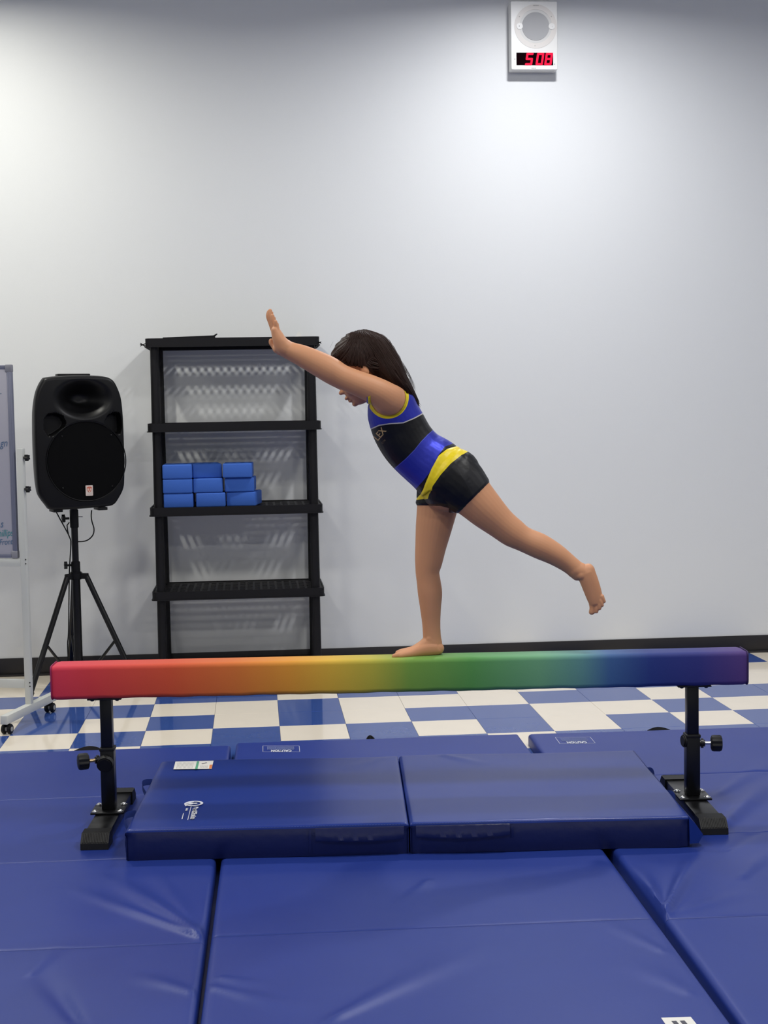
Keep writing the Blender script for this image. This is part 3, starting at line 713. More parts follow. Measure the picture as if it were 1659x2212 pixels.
mb.bm.faces.new(rings_[0]); mb.bm.faces.new(rings_[-1])
sp_part(mb, 'cabinet', BLACKP, 50, spk)
def PF(X_, Y_, off): u = (X_ - CX) * KX; v = (CY - Y_) * KZ; return Vector((u, -DEP / 2 + off, Zc + v))
mb = MB(); c = PF(862, 1112, 0.004); mb.cyl(c, c + Vector((0, .004, 0)), 384 * KZ, n=72)
sp_part(mb, 'grille', GRILLE, 40, spk)
mb = MB(); mb.tube([PF(862 + 392 * math.cos(k * PI / 36) , 1112 + 392 * math.sin(k * PI / 36), .004) for k in range(72)], .003, 6, True); sp_part(mb, 'grille_ring', BLACKP, 60, spk)
for bx, by in ((628, 862), (1115, 862), (1110, 1368), (620, 1368)):
    mb = MB(); mb.sph(PF(bx, by, .004), .0045, 10); sp_part(mb, 'screw', BLACKM, 60, spk)
mb = MB(); c = PF(876, 1402, -.001); mb.prism(rrect(.0375, .053, .003, 3), c, (1, 0, 0), (0, 0, 1), .003); bd = sp_part(mb, 'badge', mat('badge_cream', (.74, .62, .55), .4), False, spk, 'cream badge with a red shield')
shield = [(-.013, .016), (-.006, .020), (.006, .020), (.013, .016), (.0125, .004), (.007, -.005), (0, -.010), (-.007, -.005), (-.0125, .004)]
mb = MB(); mb.prism(shield, c - Vector((0, .0032, 0)), (1, 0, 0), (0, 0, 1), .0008); sp_part(mb, 'shield', REDB, False, bd)
mb = MB(); mb.prism([(u * .34 - .0065, v * .42 + .003) for u, v in shield], c - Vector((0, .0041, 0)), (1, 0, 0), (0, 0, 1), .0004); mb.prism([(u * .34 + .0065, v * .42 + .003) for u, v in shield], c - Vector((0, .0041, 0)), (1, 0, 0), (0, 0, 1), .0004)
mb.prism([(-.003, -.008), (.003, -.008), (.004, 0), (-.004, 0)], c - Vector((0, .0041, 0)), (1, 0, 0), (0, 0, 1), .0004); sp_part(mb, 'shield_mark', mat('badge_pale', (.8, .55, .45), .4), False, bd)
mb = MB()
for k in range(7): mb.box(c + Vector((-.012 + k * .004, -.0032, -.0185)), (.0022, .0006, .0028))
sp_part(mb, 'fine_print', PRINTD, False, bd)
for X_ in (580, 1025):
    mb = MB(); c = PF(X_, 1592, .06); mb.box(c + Vector((0, .02, 0)), (.048, .10, .016), bev=.003); sp_part(mb, 'rubber_foot', RUBBER, 30, spk)
mb = MB(); c = PF(812, 262, .1); mb.box(c + Vector((0, .03, .001)), (.17, .06, .012), bev=.005); sp_part(mb, 'top_handle', BLACKP, 40, spk)
mb = MB(); mb.box((-.205, .01, Zc - .01), (.012, .09, .15), Matrix.Rotation(math.radians(-12), 3, 'Z'), bev=.003); sp_part(mb, 'side_handle', PORT, 40, spk)
# cables
mb = MB(); pts = [at_y(*p, 1.36) for p in ((198, 1102), (197, 1115), (199, 1128), (203, 1142), (201, 1155), (192, 1165), (180, 1169.5), (162, 1170))]
pts = [Vector(p) for p in catmull([tuple(p) for p in pts], 4)]; o = mb.tube(pts, .0032, 8).build('cable', BLACKP, None, 60); tag(o, 'black cable looping below the loudspeaker, right of the pole', 'cable')
mb = MB(); pts = [at_y(*p, 1.33) for p in ((121, 1105), (130, 1122), (140, 1140), (150, 1160), (153, 1175), (150, 1230), (149, 1290), (148, 1365), (146, 1390), (147, 1420))]
pts = [Vector(p) for p in catmull([tuple(p) for p in pts], 4)]; pts.append(Vector((pts[-1].x, 1.33, .01)));
o = mb.tube(pts, .0032, 8).build('cable', BLACKP, None, 60); tag(o, 'black cable running down along the tripod pole, on its left', 'cable')

# ------------------------------------------------------------------ mobile whiteboard at the left edge
fa = at_z(20, 1585, 0); fb = at_z(112, 1538, 0)
BD = Vector((fb.x - fa.x, fb.y - fa.y, 0)).normalized(); BX = Vector((BD.y, -BD.x, 0))      # BX to the right along the board
base = (fa + fb) / 2 - BX * .006
WA = math.atan2(BX.y, BX.x)
wb = thing('mobile_whiteboard', (base.x, base.y, 0), 'white mobile whiteboard on castors, cut off by the left edge', 'whiteboard', None, WA)
bpy.context.view_layer.update(); wi = wb.matrix_basis.inverted()
def plane_hit(px, py, off=0):
    d = ray(px, py); P0 = base + BD * off; return wi @ (CAM + d * ((P0 - CAM).dot(BD) / d.dot(BD)))
def wpart(mb, name, m, smooth=35, parent=wb, label=None):
    o = mb.build(name, m, None, smooth, label); o.parent = parent; return o
ptop = plane_hit(42, 969).z; L_ = (fb - fa).length
WBW = 1.30; zb0 = plane_hit(36, 1205).z; zb1 = plane_hit(28, 788).z; xr = -.030
for X_ in (0, -WBW - .062):
    mb = MB().box((X_, 0, (ptop + .08) / 2), (.030, .030, ptop - .08), bev=.003); po = wpart(mb, 'post', WFRAME)
    if X_ == 0: po['label'] = 'cream steel upright with black knobs'
    wpart(MB().box((X_, 0, .070), (.034, L_ + .080, .040), bev=.003), 'foot_bar', WFRAME)
    for s_ in (-1, 1):
        y = s_ * L_ / 2; cs = MB().cyl((X_, y, .03), (X_, y, .055), .007, n=12).box((X_, y, .040), (.018, .026, .016), bev=.003)
        cz = wpart(cs, 'castor', BLACKP)
        for d in (-.014, .014): wpart(MB().cyl((X_ + d - .008, y - .006, .0235), (X_ + d + .008, y - .006, .0235), .0230, n=24, bev=.003), 'wheel', RUBBER, parent=cz)
        wpart(MB().cyl((X_ - .0235, y - .006, .0235), (X_ + .0235, y - .006, .0235), .011, n=18), 'wheel_hub', PRINTD, parent=cz)
for pz in ((1467, 1485), (1207, 1223)):
    za = plane_hit(20, pz[0]).z; zb2 = plane_hit(20, pz[1]).z
    wpart(MB().box((-WBW / 2 - .031, 0, (za + zb2) / 2), (WBW + .032, .025, abs(za - zb2)), bev=.002), 'cross_bar', WFRAME)
bxc = xr - WBW / 2 + .012; hx = WBW / 2 - .012; zc = (zb0 + zb1) / 2; hz = (zb1 - zb0) / 2
board = wpart(MB().box((bxc, 0, zc), (2 * hx - .03, .014, 2 * hz - .03), bev=.001), 'board', WBOARD)
for s_ in (-1, 1):
    fr = MB().box((bxc + s_ * (hx - .010), 0, zc), (.008, .024, 2 * hz - .06), bev=.002).box((bxc + s_ * (hx - .0035), 0, zc), (.006, .022, 2 * hz - .06), bev=.001).box((bxc + s_ * (hx - .018), 0, zc), (.009, .020, 2 * hz - .06), bev=.001)
    wpart(fr, 'frame_rail', WALU); wpart(MB().box((bxc, 0, zc + s_ * (hz - .010)), (2 * hx - .06, .022, .018), bev=.002), 'frame_rail', WALU)
    for s2 in (-1, 1): wpart(MB().box((bxc + s_ * (hx - .014), 0, zc + s2 * (hz - .016)), (.032, .027, .036), bev=.005), 'corner', WALU2)
tz = plane_hit(5, 1212).z
wpart(MB().box((bxc - .04, -.03, tz), (WBW * .85, .055, .008), bev=.002).box((bxc - .04, -.056, tz + .01), (WBW * .85, .004, .024), bev=.001), 'pen_tray', WALU2)
for pk in ((48.5, 989), (50.8, 1057)):
    h = plane_hit(*pk, -.02); kb = star_knob((.024, -.004, h.z), (1, -.15, 0), .013); wpart(kb, 'knob', RUBBER)
for pk in (1208, 1217, 1473, 1481):
    h = plane_hit(52, pk); wpart(MB().sph((.013, -.0165, h.z), .0035, 8), 'screw', BLACKM, 60)
def ink(txt, px, py, size, m, slant=.25, sx=.8):
    h = plane_hit(px, py, -.008)
    me_o = text_on('handwriting', txt, size, (h.x, -.0085, h.z), (1, 0, .06), (0, 0, 1), -.0006 * 0 + .0004, m, None, shear=slant, align='RIGHT', sx=sx); me_o.parent = board
ink('gn', 16, 957, .050, INK); ink('-', 3, 849, .03, INK); ink('s', 7, 1132, .050, INK); ink('hillips', 28, 1151, .046, INK2, sx=.72); ink('Front', 27, 1170, .040, INK, sx=.75)

# ------------------------------------------------------------------ clock and speaker unit on the wall
c0 = at_y(1104.6, 150, 1.758); c1 = at_y(1204.8, 150, 1.758); ctop = at_y(1156, 3.0, 1.758)
ck = thing('wall_clock', ((c0.x + c1.x) / 2, 1.848, c0.z), 'white wall speaker with red digital clock reading 5 08', 'clock')
CWd = c1.x - c0.x; CH = ctop.z - c0.z
def cpart(mb, name, m, smooth=35, parent=ck, label=None):
    o = mb.build(name, m, None, smooth, label); o.parent = parent; return o
mb = MB()   # housing, tapering towards a smaller front
prF = rrect(CWd, CH, .006, 3); n = len(prF)
def oring(k, y, dz=0): return [mb.bm.verts.new((u * k, y, CH / 2 + v * (1 + (k - 1) * .3) + dz)) for u, v in prF]
Rr = [oring(.985, -.090), oring(1.0, -.087), oring(1.0, -.012), oring(.985, -.010), oring(.985, -.001)]
for i in range(len(Rr) - 1):
    for k in range(n): mb.bm.faces.new((Rr[i][k], Rr[i][(k + 1) % n], Rr[i + 1][(k + 1) % n], Rr[i + 1][k]))
mb.bm.faces.new(Rr[0]); mb.bm.faces.new(Rr[-1]); cpart(mb, 'housing', WPLAST, 40)
def CP(px, py): p = at_y(px, py, 1.758); return (p.x - ck.location.x, p.z - ck.location.z)
gc = CP(1157, 57); gR = abs(CP(1189, 57)[0] - CP(1128, 57)[0]) / 2 * .97
def cring(r0, r1, y0, y1, name, m, parent=ck, gaps=()):
    mb = MB(); N2 = 96; R4 = []
    for k in range(N2):
        a = k * 2 * PI / N2
        R4.append([mb.bm.verts.new((gc[0] + r * math.cos(a), y, gc[1] + r * math.sin(a))) for r, y in ((r1, y0), (r1, y1), (r0, y1), (r0, y0))])
    for k in range(N2):
        A_, B_ = R4[k], R4[(k + 1) % N2]
        for j in range(4): mb.bm.faces.new((A_[j], A_[(j + 1) % 4], B_[(j + 1) % 4], B_[j]))
    return cpart(mb, name, m, 40, parent)
PLB = mat('beige_plastic', (.70, .66, .61), .4)
dial = cring(gR * 1.20, gR * 1.55, -.0895, -.0915, 'bezel', PLB); dial['label'] = 'beige ring around the grille'
cring(gR, gR * 1.19, -.0895, -.0905, 'inner_ring', mat('pale_grey_plastic', (.62, .61, .58), .4))
mb = MB(); mb.cyl((gc[0], -.090, gc[1]), (gc[0], -.0925, gc[1]), gR * 1.0, n=72); cpart(mb, 'speaker_grille', GREYF, 40)
for s_ in (-1, 1):
    mb = MB(); mb.cyl((gc[0] + s_ * gR * 1.17, -.090, gc[1]), (gc[0] + s_ * gR * 1.17, -.0945, gc[1]), gR * .23, n=28, bev=.001); kn = cpart(mb, 'knob', WPLAST, 40)
    mb = MB(); mb.sph((gc[0] + s_ * gR * 1.2, -.0947, gc[1]), .0022, 8); cpart(mb, 'screw', DARK if s_ < 0 else WPLAST, 60, parent=kn)
for txt, px, py, sz in (('SPEAKER', 1157.3, 12, .0062), ('CLOCK', 1152.5, 147.5, .006)):
    pass
fp = []
for k in range(6): fp.append((*CP(1152 + k * 2.1, 12), -.0918, .0035, .0045))
for k in range(6): fp.append((*CP(1148.5 + k * 1.7, 147.5), -.0903, .003, .005))
mb = MB()
for u, v, y, a_, b_ in fp: mb.box((u, y, v), (a_, .0006, b_))
o = cpart(mb, 'faint_print', PRINTD, False); o['kind'] = 'stuff'
for px, py in ((1122, 36), (1191, 36), (1155.5, 99), (1112, 127.5), (1198, 138.5)):
    u, v = CP(px, py); mb = MB(); mb.box((u, -.0918, v), (.005, .0010, .004)); cpart(mb, 'icon', PRINTD, False)
d0 = CP(1115.7, 141); d1 = CP(1194.7, 114)
mb = MB(); mb.box(((d0[0] + d1[0]) / 2, -.0895, (d0[1] + d1[1]) / 2), (d1[0] - d0[0], .003, d1[1] - d0[1])); dp = cpart(mb, 'display', LEDB, False, label='black display with red digits')
SEG = {'5': 'afgcd', '0': 'abcdef', '8': 'abcdefg'}
def digit(ch, pxc, name='digit'):
    mb = MB(); u0, v0 = CP(pxc, 127.6); hh = (d1[1] - d0[1]) * .50 - .0062; ww = .0145; t_ = .0060
    sh = lambda u, v: (u0 + u + v * .16, v0 + v)
    S_ = {'a': ((-ww, hh), (ww, hh)), 'g': ((-ww, 0), (ww, 0)), 'd': ((-ww, -hh), (ww, -hh)), 'f': ((-ww, 0), (-ww, hh)), 'b': ((ww, 0), (ww, hh)), 'e': ((-ww, -hh), (-ww, 0)), 'c': ((ww, -hh), (ww, 0))}
    for s_ in SEG[ch]:
        (a, b_), (c_, d_) = S_[s_]; A_ = Vector((a, b_)); B_ = Vector((c_, d_)); dr = (B_ - A_).normalized(); nn = Vector((-dr.y, dr.x)) * t_
        poly = []
        for cc, sg in ((B_, 1), (A_, -1)):
            for k in range(7):
                an = -PI / 2 + PI * k / 6; q = cc + sg * (dr * math.cos(an) * t_ + nn * math.sin(an)); poly.append(sh(q.x, q.y))
        poly = poly
        zc_ = -.0912 - .0001 * 'abcdefg'.index(s_); mb.prism([(p[0], p[1]) for p in poly], (0, zc_, 0), (1, 0, 0), (0, 0, 1), .0006)
    o = cpart(mb, name, LED, False, dp)
for ch, px in (('5', 1143.3), ('0', 1166.2), ('8', 1185.0)): digit(ch, px)

# ------------------------------------------------------------------ the gymnast
gy = thing('person', tuple(G(905, 1417, 0)), 'barefoot child in blue, black and yellow leotard balancing on one leg on the beam', 'person')
bpy.context.view_layer.update()
GI = gy.matrix_basis.inverted()
def ellring(bm, P, U, V, ru, rv, n, pw=2.0):
    out = []
    for k in range(n):
        a = 2 * PI * k / n; c, s_ = math.cos(a), math.sin(a)
        c = math.copysign(abs(c) ** (2 / pw), c); s_ = math.copysign(abs(s_) ** (2 / pw), s_)
        out.append(bm.verts.new(P + U * (ru * c) + V * (rv * s_)))
    return out
def limb(bm, sec, sub=5, n=28, pw=2.0, roundend=True):
    """sec rows: px, py, d, r_in_plane, r_depth (all in photo pixels at the beam plane)"""
    A_ = catmull(sec, sub); P = [G(*a[:3]) for a in A_]; N_ = len(A_); rings = []
    def frame(i):
        t = (P[min(i + 1, N_ - 1)] - P[max(i - 1, 0)]).normalized(); V = (BN - t * BN.dot(t)); 
        V = V.normalized() if V.length > .2 else Vector((0, 0, 1)); U = V.cross(t).normalized(); return t, U, V
    t, U, V = frame(0)
    if roundend:
        for k in (80, 60, 40, 20):
            a = math.radians(k); r = min(A_[0][3], A_[0][4]) * S; rings.append(ellring(bm, P[0] - t * r * math.sin(a) * .8, U, V, A_[0][3] * S * math.cos(a), A_[0][4] * S * math.cos(a), n, pw))
    for i in range(N_):
        t, U, V = frame(i); rings.append(ellring(bm, P[i], U, V, A_[i][3] * S, A_[i][4] * S, n, pw))
    if roundend:
        for k in (20, 40, 60, 80):
            a = math.radians(k); r = min(A_[-1][3], A_[-1][4]) * S; rings.append(ellring(bm, P[-1] + t * r * math.sin(a) * .8, U, V, A_[-1][3] * S * math.cos(a), A_[-1][4] * S * math.cos(a), n, pw))
    for i in range(len(rings) - 1):
        for k in range(n): bm.faces.new((rings[i][k], rings[i][(k + 1) % n], rings[i + 1][(k + 1) % n], rings[i + 1][k]))
    bm.faces.new(rings[0][::-1]); bm.faces.new(rings[-1])
HA = math.radians(118); HU = Vector((math.cos(HA), -math.sin(HA))); HF = Vector((math.cos(HA + PI / 2), -math.sin(HA + PI / 2)))   # head up / forward in pixel axes (y down)
HC_ = Vector((777, 790))
def HP(a, b_, d=0): q = HC_ + HF * a + HU * b_; return G(q.x, q.y, d)
def pdir(v):   # pixel direction -> world unit vector in the beam plane
    return (BE * v.x + Vector((0, 0, -v.y))).normalized()
HFw = pdir(HF); HUw = pdir(HU); HNw = BN
def ell(bm, a, b_, d, sa, sb, sd, n=24):
    rot = Matrix((HFw, HUw, HNw)).transposed().to_4x4()
    bmesh.ops.create_uvsphere(bm, u_segments=n, v_segments=n // 2 + 2, radius=1, matrix=Matrix.Translation(HP(a, b_, d)) @ rot @ Matrix.Diagonal((sa * S, sb * S, sd * S, 1)))
bmb = bmesh.new()
# torso: front/back outline pairs along the spine -> centre, half depth, half width
TOR = [(842, 842, 0, 40, 46), (846, 862, 0, 49, 66), (850, 892, 0, 54, 66), (862, 923, 0, 57, 61), (881, 956, 0, 57, 58), (905, 982, 0, 57, 57), (929, 1000, 0, 60, 61), (950, 1018, 0, 63, 67), (968, 1040, -2, 62, 70), (966, 1062, 0, 52, 64)]
limb(bmb, TOR, 5, 40, 2.25)
# buttock / hip fullness
def blob(px, py, d, r1, r2, r3=None, n=24):
    rot = Matrix((BE, Vector((0, 0, 1)), BN)).transposed().to_4x4()
    bmesh.ops.create_uvsphere(bmb, u_segments=n, v_segments=n // 2 + 2, radius=1, matrix=Matrix.Translation(G(px, py, d)) @ rot @ Matrix.Diagonal((r1 * S, r2 * S, (r3 or r1) * S, 1)))
blob(990, 1020, -30, 44, 46, 38); blob(975, 1022, 30, 44, 46, 38)
# raised (near) leg and standing (far) leg
limb(bmb, [(966, 1022, -32, 58, 42), (994, 1047, -35, 56, 43), (1022, 1074, -37, 46.5, 40), (1052, 1104, -37, 40, 37), (1082, 1131, -36, 33.5, 32), (1108, 1151, -35, 31, 29), (1132, 1165, -34, 27, 27), (1166, 1180, -34, 27.5, 27), (1200, 1198, -33, 24, 24), (1230, 1219, -32, 20, 19), (1252, 1237, -32, 19.5, 17)], 5)
limb(bmb, [(952, 1045, 32, 50, 40), (948, 1072, 32, 47, 41), (944, 1100, 31, 44, 40), (937, 1140, 29, 39.5, 37), (930.5, 1180, 27, 34, 32), (926, 1213, 25, 30, 29), (923.5, 1236, 24, 26, 27), (926, 1256, 22, 26, 26), (929, 1282, 20, 26.5, 26), (930, 1312, 18, 23, 22), (931.5, 1345, 17, 20, 18), (933, 1373, 16, 19.5, 17), (935, 1390, 15, 20.5, 17)], 5)
blob(1104, 1165, -36, 20, 16, 20); blob(914, 1214, 24, 15, 24, 20)      # kneecaps
# standing foot
limb(bmb, [(948, 1398, 14, 13, 16), (944, 1400, 14, 15, 18), (928, 1400, 13, 17, 19), (908, 1404, 11, 14.5, 19), (888, 1409, 10, 11.5, 22), (870, 1412, 9, 10, 25), (861, 1414, 8, 8, 25)], 5, 24, 2.4)
limb(bmb, [(934, 1384, 15, 19, 17), (916, 1396, 13, 15, 16), (896, 1405, 11, 11, 16)], 4)
for d, x1, y1, r in ((-11, 849, 1417.5, 5.6), (2, 849, 1418, 4.4), (12, 852, 1417.5, 4.2), (21, 855.5, 1417, 4.0), (29, 860, 1416, 3.9)):
    limb(bmb, [(866, 1414.5, d * .85 + 1, r + 1, r + .6), (x1 + 6, y1 - 1.2, d, r, r), (x1 + 1.5, y1, d, r * .92, r * .95)], 3, 14)
blob(930, 1382, 2, 9, 9, 3.5)                                             # ankle bone
# raised foot, pointing down, its back turned to the viewer
limb(bmb, [(1240, 1229, -32, 19, 18), (1260, 1236, -33, 19, 17), (1273, 1232, -34, 15.5, 15)], 4)
limb(bmb, [(1266, 1238, -34, 20, 17), (1273, 1256, -36, 19.5, 15), (1280, 1276, -38, 18.5, 12), (1285, 1292, -39, 17, 10), (1288, 1302, -40, 15, 8)], 5, 24, 2.3)
for (xa, ya, xb, yb, r, d) in ((1279, 1304, 1278, 1323, 6.4, -38), (1287, 1304, 1288.2, 1321.5, 4.6, -41), (1292, 1301, 1295, 1314.5, 4.5, -43), (1296, 1296, 1300.5, 1308, 4.3, -44), (1300, 1288, 1304.8, 1299.5, 4.3, -44)):
    limb(bmb, [(xa, ya, d, r + 1, r), (xb * .5 + xa * .5 + .6, yb * .5 + ya * .5, d - 1, r * .9, r * .9), (xb, yb, d, r, r)], 3, 14)
blob(1256, 1243, -46, 9, 9, 5)
# arms and hands (near = left arm; the far one lies behind it)
for sg in (-1, 1):
    o1 = 0 if sg < 0 else 1; D = lambda k: sg * k
    sh = (0, 0) if sg < 0 else (3, 5)
    def Q(rows): return [(r[0] + sh[0], r[1] + sh[1], D(r[2]), r[3], r[4]) for r in rows]
    limb(bmb, Q([(852, 868, 56, 33, 26), (840, 862, 68, 33, 26), (822, 850, 76, 30, 26), (800, 839, 80, 28, 25), (768, 826, 81, 26, 24), (738, 813, 80, 25, 23), (714, 799, 79, 26.5, 24), (692, 787, 78, 25.5, 23), (656, 769, 76, 22, 20), (632, 759, 74, 18.5, 18), (616, 752, 73, 17, 17)]), 5)
    # palm: width runs mostly in depth; fingers up
    limb(bmb, Q([(622, 754, 73, 17, 18), (612, 748, 72, 17.5, 20), (604, 736, 71, 14.5, 22), (599, 724, 70, 12, 22), (595, 714, 69, 9.5, 22)]), 5, 24, 2.4)
    if sg < 0:
        blob(600, 753, -66, 11, 11, 12)
    inn = -1 if sg < 0 else 1   # towards the head = thumb side
    F_ = [(590, 713, 53, 583.5, 696, 51, 579, 683, 50, 580.5, 673, 49, 4.9), (592.5, 712, 63, 587, 694, 62, 583.5, 680, 61.5, 583.5, 670, 61, 5.1), (596, 713, 73, 592, 700, 73, 589, 690, 73.5, 588.5, 681, 74, 5.0), (600, 716, 83, 597.5, 707, 84, 596, 701, 85, 595.5, 694, 86, 4.5)]
    for (xa, ya, da, xb, yb, db, xc_, yc, dc, xd, yd, dd, r) in F_:
        limb(bmb, Q([(xa + 4, ya + 10, da, r + 1.5, r + .5), (xa, ya, da, r + .6, r + .3), (xb, yb, db, r, r), (xc_, yc, dc, r * .96, r * .93), (xd, yd, dd, r * .82, r * .8)]), 4, 14)
    limb(bmb, Q([(612, 757, 58, 9, 9), (600, 753, 52, 8.5, 8), (591, 746, 48, 6.4, 6.2), (586.5, 740, 48, 6, 5.8), (585.8, 735, 49, 5, 4.8)]), 4, 14)
# neck and head
limb(bmb, [(846, 858, 0, 38, 48), (828, 842, 0, 31, 36), (810, 828, 0, 29, 31), (795, 812, 0, 30, 30)], 5)
ell(bmb, -3, 5, 0, 62, 58, 50); ell(bmb, 18, -33, 0, 40, 44, 38); ell(bmb, 31, -60, 0, 20, 16, 20); ell(bmb, 22, 18, 0, 38, 34, 42)
for d in (-19, 19): ell(bmb, 40, -36, d, 15, 15, 15)
ell(bmb, 62.5, -33, 0, 6, 5, 6); ell(bmb, 57, -34, 0, 6, 5, 9); ell(bmb, 57, -22, 0, 5, 13, 4.5)
ell(bmb, 57.5, -49, 0, 5.2, 4, 10); ell(bmb, 53, -57.5, 0, 5, 4, 9); ell(bmb, 47, -68, 0, 7, 6, 9); ell(bmb, 56, 0, 0, 5, 5, 26)
for d in (-53, 53): ell(bmb, -5, -14, d, 9, 12, 5)
for d in (-17, 17): ell(bmb, 50.5, -14, d, 7, 6.5, 9)
def remesh(bm, vox, it=6, name='tmp'):
    bmesh.ops.recalc_face_normals(bm, faces=bm.faces[:])
    me = bpy.data.meshes.new(name); bm.to_mesh(me); bm.free(); o = bpy.data.objects.new(name, me); COL.objects.link(o)
    m = o.modifiers.new('r', 'REMESH'); m.mode = 'VOXEL'; m.voxel_size = vox; m.use_smooth_shade = True
    m2 = o.modifiers.new('s', 'SMOOTH'); m2.factor = .5; m2.iterations = it
    dg = bpy.context.evaluated_depsgraph_get(); me2 = bpy.data.meshes.new_from_object(o.evaluated_get(dg)); bpy.data.objects.remove(o); return me2
BODY = remesh(bmb, .0021, 6)
# pixel coordinates of every vertex for the garment cuts
def pxd(co):
    d = co - np.array(CAM)[None]; z = d @ np.array(CF)
    return IW / 2 + FPX * (d @ np.array(CR)) / z, IH / 2 - FPX * (d @ np.array(CU)) / z, ((co - np.array(BP)[None]) @ np.array(BN)) / S
def get_co(me): a = np.empty(len(me.vertices) * 3); me.vertices.foreach_get('co', a); return a.reshape(-1, 3)
def poly_sd(x, y, pts):
    """signed distance to an open polyline; positive on the side to the right of travel (image axes, y down)"""
    best = np.full(len(x), 1e9); sgn = np.zeros(len(x)); pts = np.array(pts, float)
    e0 = pts[0] + (pts[0] - pts[1]) * 30; e1 = pts[-1] + (pts[-1] - pts[-2]) * 30; P_ = np.vstack([e0, pts, e1])
    for i in range(len(P_) - 1):
        a, b_ = P_[i], P_[i + 1]; d = b_ - a; t = np.clip(((x - a[0]) * d[0] + (y - a[1]) * d[1]) / (d @ d), 0, 1)
        qx, qy = a[0] + t * d[0], a[1] + t * d[1]; ds = np.hypot(x - qx, y - qy); cr_ = (d[0] * (y - a[1]) - d[1] * (x - a[0]))
        m = ds < best; best[m] = ds[m]; sgn[m] = np.sign(cr_[m])
    return best * sgn        # y down: positive = below a left-to-right line
L1 = [(799, 928), (820.5, 918), (844.7, 914.6), (871, 913), (893, 904), (912, 894)]
L2 = [(857, 1008), (876, 991.7), (895, 972.5), (910, 953.5), (924, 939), (937, 928.5)]
L3 = [(892, 1062), (897.7, 1057), (915, 1038), (936, 1011), (947, 984), (960, 966), (990, 955)]
L4 = [(904, 1073), (910, 1066), (919, 1045), (931.5, 1013.5), (947, 984.5), (965, 970), (989, 962.8), (1000, 960)]
L5 = [(915, 1078), (926.6, 1076), (936, 1049.6), (953, 1025.5), (973.7, 1002.6), (996.6, 984.5), (1018, 974), (1030, 968)]
def arm_r(x, y): return np.hypot((x - 838) / 1.0, (y - 858) / 1.06)
def mask_shirt(co):
    x, y, d = pxd(co)
    top = (poly_sd(x, y, [(786, 860), (820, 846), (858, 829), (880, 815)]))
    ah = np.where(np.abs(d) > 36, arm_r(x, y) - 37.5, 60); nk = np.sqrt((x - 822) ** 2 + (y - 838) ** 2 + (d * .9) ** 2) - 46
    return np.minimum.reduce([top, ah, nk, -poly_sd(x, y, L4) + 3, (x - 792.5)])
def mask_shorts(co):
    x, y, d = pxd(co)
    h1 = 1091.5 + np.clip(x - 950, 0, 60) * .26 - y; h2 = -((x - 990) * .707 + (y - 1107.5) * .707)
    # the raised thigh keeps its own hem: standing hem only counts on the far leg
    h1 = np.where((d < -12) & (x > 972), 40, h1)
    return np.minimum.reduce([h1, h2, poly_sd(x, y, L4)])
def garment(name, mfun, off, m, label, lines, wrinkle=0):
    bm = bmesh.new(); bm.from_mesh(BODY); co = get_co(BODY); v = mfun(co); bm.verts.ensure_lookup_table()
    bad = [f for f in bm.faces if all(v[q.index] <= 0 for q in f.verts)]
    bmesh.ops.delete(bm, geom=bad, context='FACES'); me = bpy.data.meshes.new(name); bm.to_mesh(me); bm.free()
    co = get_co(me)
    for it in range(4):     # slide the ragged rim onto the exact cut line
        v = mfun(co); rim = v < 0
        if not rim.any(): break
        g = np.zeros_like(co)
        for k in range(3):
            e = np.zeros(3); e[k] = 1e-4; g[:, k] = (mfun(co + e) - mfun(co - e)) / 2e-4
        g2 = (g ** 2).sum(1) + 1e-9; stp = -v[:, None] * g / g2[:, None]; l = np.linalg.norm(stp, axis=1, keepdims=True); stp *= np.minimum(1, .004 / (l + 1e-9))
        co[rim] += stp[rim]
    me.vertices.foreach_set('co', co.ravel()); me.update()
    nr = np.empty(len(me.vertices) * 3); me.vertices.foreach_get('normal', nr); nr = nr.reshape(-1, 3)
    x, y, d = pxd(co); wv = np.zeros(len(x))
    if wrinkle: wv = wrinkle * (np.sin((x * .8 + y * .6) * .16 + np.sin(y * .05 + d * .06) * 2) * np.clip(np.sin(x * .031 + y * .023 + d * .03), 0, 1))
    rimf = np.clip(mfun(co) / 5, 0, 1)
    co = co + nr * (off * (.35 + .65 * rimf) + wv)[:, None]
    me.vertices.foreach_set('co', co.ravel())
    for ln, pts in lines.items():
        at = me.attributes.new(ln, 'FLOAT', 'POINT'); val = poly_sd(x, y, pts) if not callable(pts) else pts(x, y, d); at.data.foreach_set('value', val.astype(np.float32))
    o = link(name, me, m, None, True, label); return o
